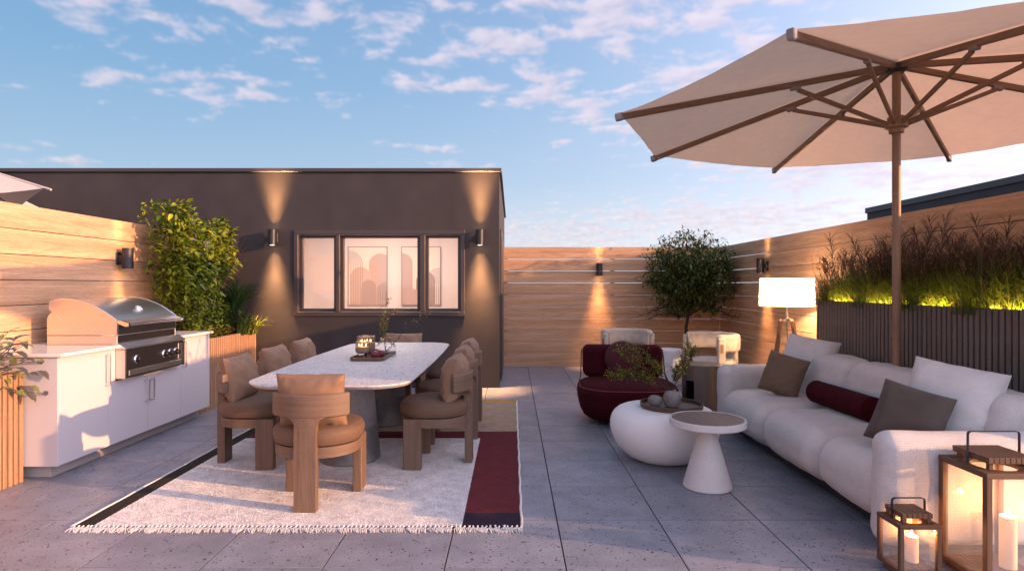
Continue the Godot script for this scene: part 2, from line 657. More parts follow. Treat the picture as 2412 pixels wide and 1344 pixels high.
	M.wine = mat(0.062, 0.0055, 0.011, 0.85, {"tex": felt[0], "bump": felt[1], "deep": 0.06, "tri": Vector3.ONE * 6.0, "metallic_specular": 0.2})
	M.wine_soft = mat(0.085, 0.0075, 0.014, 0.85, {"tex": felt[0], "bump": felt[1], "deep": 0.08, "tri": Vector3.ONE * 6.0, "rim_enabled": true, "rim": 0.12, "rim_tint": 1.0})
	M.wine_seam = mat(0.16, 0.035, 0.03, 0.8)
	M.boucle = mat(0.68, 0.57, 0.48, 0.9, {"tex": felt[0], "bump": felt[1], "deep": 0.25, "tri": Vector3.ONE * 5.0, "rim_enabled": true, "rim": 0.3})
	M.leather = mat(0.28, 0.13, 0.07, 0.5)
	M.white = mat(0.78, 0.77, 0.77, 0.55)
	M.terrazzo = mat(0.74, 0.72, 0.71, 0.6, {"tex": grit[0], "bump": grit[1], "deep": 0.05, "tri": Vector3.ONE * 2.6})
	M.bronze = mat(0.13, 0.105, 0.095, 0.42, {"metallic": 0.35})
	M.canvas = mat(0.82, 0.69, 0.59, 0.85, {"tex": lin2[0], "bump": lin2[1], "deep": 0.1, "tri": Vector3.ONE * 2.5, "back": Color(1.0, 0.82, 0.66)})
	M.canvas2 = mat(0.72, 0.66, 0.63, 0.85, {"tex": lin2[0], "tri": Vector3.ONE * 2.5, "back": Color(0.3, 0.25, 0.2)})
	M.cap = mat(0.22, 0.19, 0.19, 0.5)
	M.shade = mat(0.9, 0.86, 0.8, 0.9, {"back": Color(1.0, 0.95, 0.88), "glow": Color(1.0, 0.82, 0.6), "emission_energy_multiplier": 0.4})
	M.lens = mat(1, 0.9, 0.75, 0.5, {"glow": Color(1.0, 0.66, 0.36), "emission_energy_multiplier": 9.0})
	M.flame = mat(1, 0.9, 0.6, 0.5, {"glow": Color(1.0, 0.72, 0.36), "emission_energy_multiplier": 3.5})
	M.paver_b = M.paver.duplicate()
	M.paver_b.albedo_color = lin(0.278, 0.283, 0.328)
	M.paver_c = M.paver.duplicate()
	M.paver_c.albedo_color = lin(0.315, 0.32, 0.37)
	M.led = mat(1, 0.9, 0.4, 0.5, {"glow": Color(1.0, 0.76, 0.1), "emission_energy_multiplier": 2.0})
	M.wax = mat(0.86, 0.7, 0.5, 0.6, {"subsurf_scatter_enabled": true, "subsurf_scatter_strength": 0.6})
	M.wax_jar = mat(0.5, 0.34, 0.2, 0.7)
	M.wick = mat(0.02, 0.015, 0.01, 0.9)
	M.pile = mat(1, 1, 1, 0.95, {"tex": pile[0], "bump": pile[1], "deep": 0.7, "tri": Vector3.ONE * 2.6, "vertex_color_use_as_albedo": true})
	M.tuft = mat(1, 1, 1, 0.95, {"vertex_color_use_as_albedo": true})
	M.leafy = mat(1, 1, 1, 0.55, {"metallic_specular": 0.32, "vertex_color_use_as_albedo": true, "back": Color(0.5, 0.5, 0.5)})
	M.leaf_a = mat(0.13, 0.19, 0.014, 0.5, {"metallic_specular": 0.32, "back": Color(0.5, 0.5, 0.5)})
	M.leaf_b = mat(0.26, 0.31, 0.018, 0.5, {"metallic_specular": 0.32, "back": Color(0.5, 0.5, 0.5)})
	M.leaf_c = mat(0.4, 0.41, 0.025, 0.5, {"metallic_specular": 0.32, "back": Color(0.5, 0.5, 0.5)})
	M.leaf_d = mat(0.045, 0.05, 0.03, 0.4, {"back": Color(0.4, 0.4, 0.4)})
	M.bark = mat(0.035, 0.024, 0.018, 0.85)
	M.twig = mat(0.07, 0.035, 0.022, 0.8)
	M.soil = mat(0.03, 0.02, 0.014, 0.95)
	M.pebble = mat(0.42, 0.4, 0.41, 0.75, {"tex": pebble[0], "bump": pebble[1], "deep": 0.1, "tri": Vector3.ONE * 6.0})
	M.plum = mat(0.12, 0.018, 0.02, 0.3)
	M.dark_print = mat(0.24, 0.16, 0.13, 0.5)


func veins() -> ImageTexture:
	var n := noise(140, 0.006, 4)
	var w := noise(141, 0.02, 3)
	var im := Image.create(512, 512, false, Image.FORMAT_RGB8)
	for y in 512:
		for x in 512:
			var v := 1.0 - absf(n.get_noise_2d(x, y + 12.0 * w.get_noise_2d(x, y)))
			var k := pow(clampf(v, 0.0, 1.0), 34.0) * clampf(0.5 + w.get_noise_2d(x * 0.5, y * 0.5), 0.0, 1.0)
			var l := 0.97 - 0.2 * k + 0.03 * w.get_noise_2d(x * 2.0, y * 2.0)
			im.set_pixel(x, y, Color(l, l * 0.99, l * 0.98))
	return tex(im)


func lamp_omni(parent: Node, where: Vector3, energy: float, col: Color, size := 0.02) -> void:
	var l := OmniLight3D.new()
	l.name = "lamp_light"
	l.position = where
	l.light_energy = energy
	l.light_color = lin(col.r, col.g, col.b)
	l.light_size = size
	l.omni_range = 30.0
	l.omni_attenuation = 2.0
	l.shadow_enabled = true
	parent.add_child(l, true)


func _ready() -> void:
	rng.seed = 11
	var cam := Camera3D.new()
	cam.name = "camera"
	add_child(cam)
	cam.position = Vector3(0, 1.4, 0)
	cam.fov = rad_to_deg(2.0 * atan(672.0 / 1410.0))
	cam.near = 0.05
	cam.far = 2000.0
	cam.current = true
	var env := Environment.new()
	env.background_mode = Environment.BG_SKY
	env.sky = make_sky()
	env.background_energy_multiplier = 1.0
	env.tonemap_mode = Environment.TONE_MAPPER_LINEAR
	env.tonemap_exposure = 2.1
	env.sdfgi_enabled = true
	env.ssao_enabled = true
	env.ssil_enabled = true
	var we := WorldEnvironment.new()
	we.name = "world"
	we.environment = env
	add_child(we)
	var sun := DirectionalLight3D.new()
	sun.name = "sun"
	add_child(sun)
	sun.look_at_from_position(SUN * 10.0, Vector3.ZERO, Vector3.UP)
	sun.light_energy = 1.2
	sun.light_color = lin(1.0, 0.5, 0.22)
	sun.light_angular_distance = 0.6
	sun.shadow_enabled = true
	sun.sky_mode = DirectionalLight3D.SKY_MODE_LIGHT_ONLY
	materials()
	floor_and_ground()
	fences()
	buildings()
	kitchen()
	planters()
	dining()
	lounge()
	parasol()
	lights()
	greenery()
	small_things()


func floor_and_ground() -> void:
	var g := G.new()
	g.box(at(0, -0.3, 0), Vector3(900, 0.2, 900))
	var o := obj("ground", g, M.gravel)
	o.set_meta("kind", "structure")
	var fl := setting("terrace_floor")
	g = G.new()
	g.box(Vector3(-0.2, -0.115, -4.45), Vector3(8.2, 0.15, 12.2))
	obj("floor_bed", g, M.bed, fl)
	g = G.new()
	g.box(Vector3(0, -0.02, 0), Vector3(0.597, 0.04, 0.597), 0.0015)
	var m := g.mesh()
	for i in 13:
		for k in 14:
			obj("tile", m, [M.paver, M.paver_b, M.paver, M.paver_c][rng.randi() % 4], fl, at(0.27 + 0.6037 * (i - 7) + 0.3, 0.0, 2.975 + 0.6037 * (k - 1) + 0.3))
	g = G.new()
	g.box(Vector3(-0.035, -0.02, -0.033), Vector3(7.845, 0.04, 4.664))
	obj("near_paving", g, M.paver, fl)


func fence(called: String, label: String, a: Vector3, b: Vector3, out: Vector3, posts: Array) -> Node3D:
	# ten boards from a to b on the face that looks towards out, posts behind
	var t := thing(called, label, "fence", (a + b) / 2.0)
	var d := (b - a)
	var along := d.normalized()
	var g := G.new()
	var size := along.abs() * d.length() + out.abs() * 0.024 + Vector3.UP * 0.2005
	g.box(Vector3.ZERO, size, 0.0022)
	var m := g.mesh()
	for k in 10:
		obj("board", m, M.oak, t, -out * 0.012 + Vector3.UP * (0.004 + 0.2067 * k + 0.0977))
	for s in posts:
		g = G.new()
		g.box(along * (s - d.length() / 2.0) - out * 0.056 + Vector3.UP * 1.015, along.abs() * 0.07 + out.abs() * 0.06 + Vector3.UP * 2.03)
		obj("post", g, M.anthracite, t)
	return t


func fences() -> void:
	fence("fence", "oak board fence on the left behind the grill", at(-4.02, 0, -1.4), at(-4.02, 0, 8.17), Vector3(1, 0, 0), [0.1, 2.0, 3.9, 5.75, 6.2, 7.3, 8.3, 9.3])
	fence("fence", "oak board fence across the back of the terrace behind the small tree", at(-0.16, 0, 10.33), at(3.59, 0, 10.33), Vector3(0, 0, 1), [0.05, 1.9, 3.65])
	var right := fence("fence", "oak board fence on the right behind the floor lamp and tall grasses", at(3.59, 0, 2.75), at(3.59, 0, 10.33), Vector3(-1, 0, 0), [0.05, 1.9, 3.8, 5.7, 7.3])
	var g := G.new()
	g.box(at(3.71, 1.0, 5.7) - right.position, Vector3(0.02, 2.0, 5.86))  # added unseen dark sheet, blocks bright sky showing through the board gaps
	obj("backing", g, M.anthracite, right)


func wall_hole(g: G, x0: float, x1: float, y0: float, y1: float, hx0: float, hx1: float, hy0: float, hy1: float, z0: float, z1: float) -> void:
	# wall in the XY plane between depths z0 and z1 with one opening
	for z in [z0, z1]:
		var m := at((hx0 + hx1) / 2, (hy0 + hy1) / 2, (z0 + z1) / 2)
		var rects := [[x0, hx0, y0, y1], [hx1, x1, y0, y1], [hx0, hx1, y0, hy0], [hx0, hx1, hy1, y1]]
		for r in rects:
			g.face([at(r[0], r[2], z), at(r[1], r[2], z), at(r[1], r[3], z), at(r[0], r[3], z)], m)
	g.face([at(x0, y0, z0), at(x0, y1, z0), at(x0, y1, z1), at(x0, y0, z1)], at(x1, 1, z0))
	g.face([at(x1, y0, z0), at(x1, y1, z0), at(x1, y1, z1), at(x1, y0, z1)], at(x0, 1, z0))
	g.face([at(x0, y1, z0), at(x1, y1, z0), at(x1, y1, z1), at(x0, y1, z1)], at(x0, -9, z0))
	g.face([at(hx0, hy0, z0), at(hx0, hy1, z0), at(hx0, hy1, z1), at(hx0, hy0, z1)], at(-99, 1, z0))
	g.face([at(hx1, hy0, z0), at(hx1, hy1, z0), at(hx1, hy1, z1), at(hx1, hy0, z1)], at(99, 1, z0))
	g.face([at(hx0, hy0, z0), at(hx1, hy0, z0), at(hx1, hy0, z1), at(hx0, hy0, z1)], at(0, -9, z0))
	g.face([at(hx0, hy1, z0), at(hx1, hy1, z0), at(hx1, hy1, z1), at(hx0, hy1, z1)], at(0, 9, z0))


func rect_frame(g: G, x0: float, x1: float, y0: float, y1: float, w: float, z: float, depth: float, bev := 0.003) -> void:
	g.box(at((x0 + x1) / 2, y1 - w / 2, z), Vector3(x1 - x0, w, depth), bev)
	g.box(at((x0 + x1) / 2, y0 + w / 2, z), Vector3(x1 - x0, w, depth), bev)
	for x in [x0 + w / 2, x1 - w / 2]:
		g.box(at(x, (y0 + y1) / 2, z), Vector3(w, y1 - y0 - 2 * w, depth), bev)


func buildings() -> void:
	var t := thing("building", "dark plastered rooftop building with a wide lit window", "building")
	var g := G.new()
	wall_hole(g, -9.0, -0.174, -0.2, 2.95, -2.983, -0.646, 0.981, 2.156, 8.19, 8.4)
	obj("front_wall", g, M.plaster, t)
	g = G.new()
	g.box(at(-0.279, 1.375, 11.05), Vector3(0.21, 3.15, 5.296))
	obj("side_wall", g, M.plaster, t)
	g = G.new()
	g.box(at(-4.6, 2.84, 11.05), Vector3(8.43, 0.2, 5.29))
	obj("roof", g, M.trim, t)
	g = G.new()
	g.box(at(-4.587, 2.975, 8.28), Vector3(8.89, 0.05, 0.25), 0.004)
	g.box(at(-0.264, 2.975, 11.07), Vector3(0.25, 0.05, 5.33), 0.004)
	obj("coping", g, M.trim, t)
	g = G.new()
	g.box(at(-0.165, 1.12, 9.45), Vector3(0.03, 2.2, 1.4), 0.004)
	var door := obj("door", g, M.trim, t)
	g = G.new()
	g.box(at(-0.146, 1.1, 9.45), Vector3(0.012, 2.04, 1.22), 0.003)
	obj("door_panel", g, M.frame, door)
	# the room behind the window
	g = G.new()
	g.box(at(-2.225, 1.4, 11.3), Vector3(3.55, 2.68, 0.1))
	obj("inner_wall", g, M.inside, t)
	g = G.new()
	g.box(at(-4.05, 1.4, 9.83), Vector3(0.1, 2.68, 2.84))
	obj("inner_wall", g, M.inside, t)
	g = G.new()
	g.box(at(-0.42, 1.4, 9.83), Vector3(0.06, 2.68, 2.84))
	obj("inner_wall", g, M.inside, t)
	g = G.new()
	g.box(at(-2.22, 2.7, 9.83), Vector3(3.5, 0.06, 2.84))
	obj("ceiling", g, M.inside, t)
	g = G.new()
	g.box(at(-2.22, 0.02, 9.83), Vector3(3.5, 0.1, 2.84))
	obj("inner_floor", g, M.inside_floor, t)
	# window
	g = G.new()
	rect_frame(g, -2.983, -0.646, 0.981, 2.156, 0.058, 8.215, 0.09, 0.004)
	var win := obj("window", g, M.frame, t)
	for x in [[-2.408, -2.367], [-1.256, -1.198]]:
		g = G.new()
		g.box(at((x[0] + x[1]) / 2, 1.5685, 8.22), Vector3(x[1] - x[0] + 0.012, 1.057, 0.08), 0.004)
		obj("mullion", g, M.frame, win)
	for x in [[-2.924, -2.415], [-2.36, -1.264], [-1.191, -0.705]]:
		g = G.new()
		rect_frame(g, x[0], x[1], 1.041, 2.096, 0.042, 8.275, 0.05, 0.003)
		var sash := obj("sash", g, M.frame, win)
		g = G.new()
		g.box(at((x[0] + x[1]) / 2, 1.5685, 8.28), Vector3(x[1] - x[0] - 0.07, 0.985, 0.006))
		obj("pane", g, M.glass, win)
	g = G.new()
	g.box(at(-2.2, 2.66, 9.7), Vector3(1.8, 0.02, 0.9), 0.004)
	var fit := obj("ceiling_light", g, mat(1, 0.95, 0.9, 0.5, {"glow": Color(1, 0.82, 0.7), "emission_energy_multiplier": 1.5}))
	tag(fit, "flat ceiling light inside the room behind the wide window", "ceiling light")
	var l := AreaLight3D.new()
	l.name = "room_light"
	l.area_size = Vector2(1.7, 0.85)
	l.light_energy = 4.1
	l.light_color = lin(1.0, 0.8, 0.68)
	l.area_range = 20.0
	l.area_attenuation = 2.0
	l.shadow_enabled = true
	l.position = at(-2.2, 2.64, 9.7)
	l.rotation.x = -PI / 2
	add_child(l, true)
	# pictures in the room
	picture(-2.71, false, "framed print of stacked pink arches, left of the two behind the window")
	picture(-1.706, true, "framed print of stacked pink arches, right of the two behind the window")
	# neighbours
	t = thing("building", "dark parapet of the neighbouring building above the right fence", "building")
	g = G.new()
	g.box(at(9.4, 1.3, 9.8), Vector3(4.0, 3.2, 5.32))
	obj("wall", g, M.plaster2, t)
	g = G.new()
	g.box(at(9.4, 2.955, 9.8), Vector3(4.06, 0.11, 5.38), 0.006)
	obj("coping", g, M.trim, t)


func picture(x: float, second: bool, label: String) -> void:
	var w := 0.74
	var h := 1.1
	var t := thing("framed_picture", label, "picture", at(x, 1.58, 11.24))
	var im := Image.create(222, 330, false, Image.FORMAT_RGB8)
	im.fill(lin(0.78, 0.62, 0.5))
	var arches := [[0.83, 1.02, 0.3, 0.0, false, 0.35], [0.32, 0.7, 0.27, 0.0, false, 0.15], [0.0, 1.02, 0.37, 0.0, true, 0.0], [0.53, 0.45, 0.19, 0.0, false, 0.85], [0.98, 0.33, 0.24, 0.0, true, 0.0]]
	if second:
		arches = [[0.0, 1.05, 0.28, 0.0, false, 0.3], [0.62, 0.6, 0.25, 0.0, false, 0.8], [0.28, 0.22, 0.19, 0.0, false, 0.2], [1.0, 0.52, 0.42, 0.0, true, 0.0]]
	for a in arches:
		for y in 330:
			for x2 in 222:
				var u: float = (x2 + 0.5) / 222.0 - a[0]
				var v: float = (329.5 - y) / 222.0 - a[1]
				var r := sqrt(u * u + maxf(v, 0.0) * maxf(v, 0.0))
				if r < a[2]:
					if a[4]:
						if fmod(a[2] - r, 0.045) < 0.016:
							im.set_pixel(x2, y, lin(0.2, 0.13, 0.11))
					else:
						im.set_pixel(x2, y, lin(lerpf(0.58, 0.27, a[5]), lerpf(0.37, 0.16, a[5]), lerpf(0.29, 0.13, a[5])))
	var m := mat(1, 1, 1, 0.7)
	m.albedo_texture = tex(im)
	var g := G.new()
	g.quad(Vector3(-w / 2 + 0.01, -h / 2 + 0.01, 0.018), Vector3(w / 2 - 0.01, -h / 2 + 0.01, 0.018), Vector3(w / 2 - 0.01, h / 2 - 0.01, 0.018), Vector3(-w / 2 + 0.01, h / 2 - 0.01, 0.018))
	for k in g.t.size():
		g.t[k].y = 1.0 - g.t[k].y
	obj("print", g, m, t)
	g = G.new()
	rect_frame(g, -w / 2, w / 2, -h / 2, h / 2, 0.014, -0.0125, 0.025, 0.002)
	obj("picture_frame", g, M.dark_print, t)
	g = G.new()
	g.box(Vector3(0, 0, 0.008), Vector3(w - 0.04, h - 0.04, 0.014))
	obj("backing", g, M.dark_print, t)


func slats(parent: Node, m: Material, x: float, d0: float, d1: float, y0: float, y1: float, pitch: float, out: float) -> void:
	# upright flutes along a face that looks along X, each a part
	var n := int(round((d1 - d0) / pitch))
	var g := G.new()
	g.box(Vector3.ZERO, Vector3(0.022, y1 - y0, (d1 - d0) / n * 0.7), 0.003)
	var mesh := g.mesh()
	for k in n:
		obj("slat", mesh, m, parent, at(x + out * 0.011, (y0 + y1) / 2, d0 + (d1 - d0) * (k + 0.5) / n))


func planters() -> void:
	var t := thing("planter", "tall ribbed wooden planter at the left edge beside the kitchen unit", "planter")
	planter_box(t, M.slat, -4.0, -3.512, 2.9, 4.28, 0.78)
	slats(t, M.slat, -3.512, 2.9, 4.28, 0.0, 0.78, 0.046, 1.0)
	t = thing("planter", "ribbed wooden planter between the kitchen unit and the dark wall", "planter")
	planter_box(t, M.slat, -4.0, -3.422, 6.47, 7.95, 0.8)
	slats(t, M.slat, -3.422, 6.47, 7.95, 0.0, 0.8, 0.046, 1.0)
	t = thing("planter", "long dark ribbed planter behind the white sofa", "planter")
	planter_box(t, M.slat_dark, 3.122, 3.56, 2.95, 6.1, 1.25)
	slats(t, M.slat_dark, 3.122, 2.95, 6.1, 0.0, 1.25, 0.051, -1.0)


func planter_box(t: Node3D, m: Material, x0: float, x1: float, d0: float, d1: float, h: float) -> void:
	var g := G.new()
	var w := 0.03
	g.box(at(x0 + w / 2, h / 2, (d0 + d1) / 2), Vector3(w, h, d1 - d0), 0.003)
	g.box(at(x1 - w / 2, h / 2, (d0 + d1) / 2), Vector3(w, h, d1 - d0), 0.003)
	g.box(at((x0 + x1) / 2, h / 2, d0 + w / 2), Vector3(x1 - x0 - 2 * w, h - 0.002, w), 0.003)
	g.box(at((x0 + x1) / 2, h / 2, d1 - w / 2), Vector3(x1 - x0 - 2 * w, h - 0.002, w), 0.003)
	obj("box", g, m, t)
	g = G.new()
	g.box(at((x0 + x1) / 2, h / 2 - 0.03, (d0 + d1) / 2), Vector3(x1 - x0 - 2 * w - 0.002, h - 0.06, d1 - d0 - 2 * w - 0.002))
	obj("soil", g, M.soil, t)


func kitchen() -> void:
	var t := thing("kitchen_unit", "white outdoor kitchen unit with a pale stone top under the grill", "kitchen unit")
	var g := G.new()
	g.box(at(-3.655, 0.5, 4.62), Vector3(0.74, 0.77, 0.604))
	g.box(at(-3.655, 0.42, 5.37), Vector3(0.74, 0.6, 0.896))
	g.box(at(-3.655, 0.5, 6.125), Vector3(0.74, 0.77, 0.61))
	obj("carcass", g, M.gap, t)
	for z in [4.306, 6.441]:
		g = G.new()
		g.box(at(-3.642, 0.4925, z), Vector3(0.755, 0.785, 0.022), 0.0015)
		obj("end_panel", g, M.cabinet, t)
	g = G.new()
	g.box(at(-3.69, 0.05, 5.4), Vector3(0.64, 0.1, 2.06), 0.002)
	obj("plinth", g, M.plinth, t)
	for q in [[4.319, 4.834, 0.885], [4.838, 4.922, 0.885], [4.838, 5.357, 0.612], [5.361, 5.885, 0.612], [5.889, 6.429, 0.885]]:
		var y0 := 0.102
		if q[0] == 4.838 and q[2] > 0.8:
			y0 = 0.616
		g = G.new()
		g.box(at(-3.275, (y0 + q[2]) / 2, (q[0] + q[1]) / 2), Vector3(0.02, q[2] - y0, q[1] - q[0]), 0.0018)
		var door := obj("door" if q[1] - q[0] > 0.3 else "filler_panel", g, M.cabinet, t)
		if q[1] - q[0] < 0.3:
			continue
		var hz: float = q[1] - 0.035 if q[0] < 5.0 else q[0] + 0.035
		var hy0: float = q[2] - 0.29
		var hy1: float = q[2] - 0.035
		if q[2] < 0.8:
			hy1 = 0.565
			hy0 = 0.37
		g = G.new()
		g.box(at(-3.228, (hy0 + hy1) / 2, hz), Vector3(0.008, hy1 - hy0, 0.014), 0.002)
		for y in [hy0 + 0.006, hy1 - 0.006]:
			g.box(at(-3.2485, y, hz), Vector3(0.033, 0.012, 0.012), 0.002)
		obj("handle", g, M.steel, door)
	g = G.new()
	g.box(at(-3.622, 0.8985, 4.6), Vector3(0.795, 0.025, 0.65), 0.003)
	obj("worktop", g, M.quartz, t)
	g = G.new()
	g.box(at(-3.622, 0.8985, 6.145), Vector3(0.795, 0.025, 0.63), 0.003)
	obj("worktop", g, M.quartz, t)
	g = G.new()
	g.box(at(-3.94, 0.8985, 5.3775), Vector3(0.15, 0.024, 0.9))
	obj("worktop", g, M.quartz, t)
	grill()


func grill() -> void:
	var t := thing("gas_grill", "built-in stainless steel gas grill with a domed lid", "grill", at(-3.265, 0.0, 5.375))
	# local axes: +X towards the terrace, Z along the counter; half width 0.43
	var hw := 0.43
	# arched lid skin
	var arc := [Vector2(0.0, 1.112), Vector2(-0.04, 1.142), Vector2(-0.1, 1.183), Vector2(-0.17, 1.222), Vector2(-0.25, 1.255), Vector2(-0.34, 1.279), Vector2(-0.43, 1.289), Vector2(-0.5, 1.287), Vector2(-0.545, 1.272), Vector2(-0.56, 1.245)]
	var rows := []
	for z in [hw, -hw]:
		var row := PackedVector3Array()
		for q in arc:
			row.append(Vector3(q.x, q.y, z))
		rows.append(row)
	var g := G.new()
	g.grid(rows, false, true)
	g.quad(Vector3(0.0, 0.985, hw), Vector3(0.0, 0.985, -hw), Vector3(0.0, 1.112, -hw), Vector3(0.0, 1.112, hw))
	var lid := obj("lid", g, M.steel, t)
	for s in [-1.0, 1.0]:
		var pl := PackedVector2Array()
		pl.append(Vector2(-0.003, 0.99))
		for q in arc:
			pl.append(Vector2(q.x - 0.002, q.y - 0.001))
		for q in [Vector2(-0.566, 1.205), Vector2(-0.54, 1.18), Vector2(-0.57, 1.15), Vector2(-0.58, 1.12), Vector2(-0.58, 0.99)]:
			pl.append(q)
		g = G.new()
		g.prism(pl, s * hw - 0.004 * s - 0.004, s * hw - 0.004 * s + 0.004)
		obj("lid_side", g, M.steel_side, lid)
		g = G.new()
		var path := []
		for q in arc:
			path.append(Vector3(q.x, q.y, s * (hw + 0.001)))
		g.tube(path, 0.005, 6)
		obj("lid_trim", g, M.chrome, lid)
		g = G.new()
		g.box(Vector3(-0.29, 0.947, s * (hw - 0.004)), Vector3(0.58, 0.075, 0.01), 0.002)
		obj("side_panel", g, M.steel_side, t)
	# crease on the side of the lid
	g = G.new()
	g.tube([Vector3(0.0, 0.99, hw + 0.0005), Vector3(-0.42, 1.063, hw + 0.0005), Vector3(-0.5, 1.15, hw + 0.0005)], 0.0022, 5)
	obj("crease", g, M.chrome, lid)
	g = G.new()
	g.box(Vector3(-0.012, 1.03, 0), Vector3(0.03, 0.085, hw * 2 - 0.02), 0.003)
	obj("lid_front", g, M.panel, lid)
	g = G.new()
	g.box(Vector3(-0.02, 0.948, 0), Vector3(0.03, 0.075, hw * 2 - 0.03), 0.003)
	obj("firebox_front", g, M.panel, t)
	g = G.new()
	g.box(Vector3(-0.004, 0.988, 0), Vector3(0.02, 0.006, hw * 2 - 0.01), 0.002)
	obj("trim_strip", g, M.steel, t)
	# handle: bar on two brackets with a sloping hood plate
	g = G.new()
	g.tube([Vector3(0.075, 1.075, -hw + 0.01), Vector3(0.075, 1.075, hw - 0.01)], 0.013, 14)
	var handle := obj("handle", g, M.chrome, lid)
	for s in [-1.0, 1.0]:
		g = G.new()
		g.prism(PackedVector2Array([Vector2(0.0, 1.108), Vector2(0.02, 1.11), Vector2(0.09, 1.086), Vector2(0.09, 1.062), Vector2(0.06, 1.058), Vector2(0.0, 1.085)]), s * (hw - 0.02) - 0.012, s * (hw - 0.02) + 0.012)
		obj("bracket", g, M.chrome, handle)
	# thermometer
	g = G.new()
	g.xf = Transform3D(Basis(Vector3(0, 0, 1), -0.85), Vector3(-0.105, 1.187, -0.02))
	g.lathe([Vector2(0.0, 0.0), Vector2(0.036, 0.0), Vector2(0.037, 0.012), Vector2(0.03, 0.018), Vector2(0.028, 0.012), Vector2(0.0, 0.012)], 28)
	var th := obj("thermometer", g, M.chrome, lid)
	g = G.new()
	g.xf = Transform3D(Basis(Vector3(0, 0, 1), -0.85), Vector3(-0.105, 1.187, -0.02)) * Transform3D(Basis(), Vector3(0, 0.0125, 0))
	g.lathe([Vector2(0.027, 0.0), Vector2(0.0, 0.001)], 24)
	g.box(Vector3(0, 0.003, 0.006), Vector3(0.003, 0.002, 0.026))
	obj("dial", g, M.white, th)
	# sloping shelf and control box, 7 cm proud of the doors
	g = G.new()
	g.prism(PackedVector2Array([Vector2(-0.02, 0.926), Vector2(0.02, 0.922), Vector2(0.082, 0.885), Vector2(0.082, 0.872), Vector2(-0.02, 0.872)]), -0.452, 0.452)
	obj("shelf", g, M.steel, t)
	g = G.new()
	g.box(Vector3(0.031, 0.752, 0), Vector3(0.086, 0.234, 0.86), 0.004)
	obj("control_panel", g, M.panel, t)
	for s in [-1.0, 1.0]:
		g = G.new()
		g.prism(PackedVector2Array([Vector2(-0.02, 0.632), Vector2(0.078, 0.632), Vector2(0.078, 0.868), Vector2(-0.02, 0.868)]), s * 0.441 - 0.008, s * 0.441 + 0.008)
		obj("control_side", g, M.steel_side, t)
	g = G.new()
	g.box(Vector3(0.075, 0.672, 0.0), Vector3(0.012, 0.045, 0.8), 0.002)
	obj("drip_tray", g, M.steel, t)
	g = G.new()
	g.box(Vector3(0.0765, 0.775, -0.37), Vector3(0.01, 0.15, 0.075), 0.002)
	obj("end_plate", g, M.steel, t)
	for z in [0.3, -0.105, -0.195, -0.285]:
		g = G.new()
		g.xf = Transform3D(Basis(Vector3(0, 0, 1), -PI / 2), Vector3(0.074, 0.775, z))
		g.lathe([Vector2(0.037, 0.0), Vector2(0.037, 0.008), Vector2(0.031, 0.016), Vector2(0.0, 0.016)], 26)
		var ring := obj("knob", g, M.chrome, t)
		g = G.new()
		g.xf = Transform3D(Basis(Vector3(0, 0, 1), -PI / 2), Vector3(0.09, 0.775, z))
		g.lathe([Vector2(0.026, 0.0), Vector2(0.025, 0.026), Vector2(0.022, 0.029), Vector2(0.0, 0.029)], 22)
		obj("knob_grip", g, M.panel, ring)
	for z in [-0.33, -0.345]:
		g = G.new()
		g.xf = Transform3D(Basis(Vector3(0, 0, 1), -PI / 2), Vector3(0.074, 0.712, z * 1.0 + 0.02))
		g.lathe([Vector2(0.006, 0.0), Vector2(0.006, 0.005), Vector2(0.0, 0.006)], 10)
		obj("button", g, M.chrome, t)


func outline(hx: float, hz: float, r: float, bulge: float, n := 12) -> PackedVector2Array:
	# rounded rectangle whose sides bow out a little
	var o := PackedVector2Array()
	var corners := [Vector2(hx - r, hz - r), Vector2(-hx + r, hz - r), Vector2(-hx + r, -hz + r), Vector2(hx - r, -hz + r)]
	for k in 4:
		for i in n + 1:
			var a := PI / 2 * (k + float(i) / n)
			o.append(corners[k] + Vector2(cos(a), sin(a)) * r)
		var b: Vector2 = corners[(k + 1) % 4] + Vector2(cos(PI / 2 * (k + 1)), sin(PI / 2 * (k + 1))) * r
		var a0: Vector2 = o[o.size() - 1]
		for i in range(1, 8):
			o.append(a0.lerp(b, i / 8.0))
	for k in o.size():
		var q := o[k]
		o[k] = q + Vector2(q.x / hx * (1.0 - pow(q.y / hz, 2.0)), q.y / hz * (1.0 - pow(q.x / hx, 2.0))) * bulge
	return o


func stack(g: G, out: PackedVector2Array, layers: Array) -> void:
	# layers of [scale, inset, y] over an outline in XZ, bottom to top, closed by flat caps; creased where layers carry a 4th item
	var rows := []
	var ring := func(l: Array) -> PackedVector3Array:
		var row := PackedVector3Array()
		for k in out.size():
			var q: Vector2 = out[k] * l[0]
			if l[1] != 0.0:
				q -= q.normalized() * l[1]
			row.append(Vector3(q.x, l[2], -q.y))
		return row
	for l in layers:
		rows.append(ring.call(l))
		if l.size() > 3:
			g.grid(rows, true)
			rows = [ring.call(l)]
	if rows.size() > 1:
		g.grid(rows, true)
	var low: PackedVector3Array = ring.call(layers[0])
	var top: PackedVector3Array = ring.call(layers[-1])
	for e in [[low, true], [top, false]]:
		var i := g.p(Vector3(0, e[0][0].y, 0))
		for q in e[0]:
			g.p(q)
		for k in e[0].size():
			var a: int = i + 1 + k
			var b: int = i + 1 + (k + 1) % e[0].size()
			if e[1]:
				g.tri(i, b, a)
			else:
				g.tri(i, a, b)


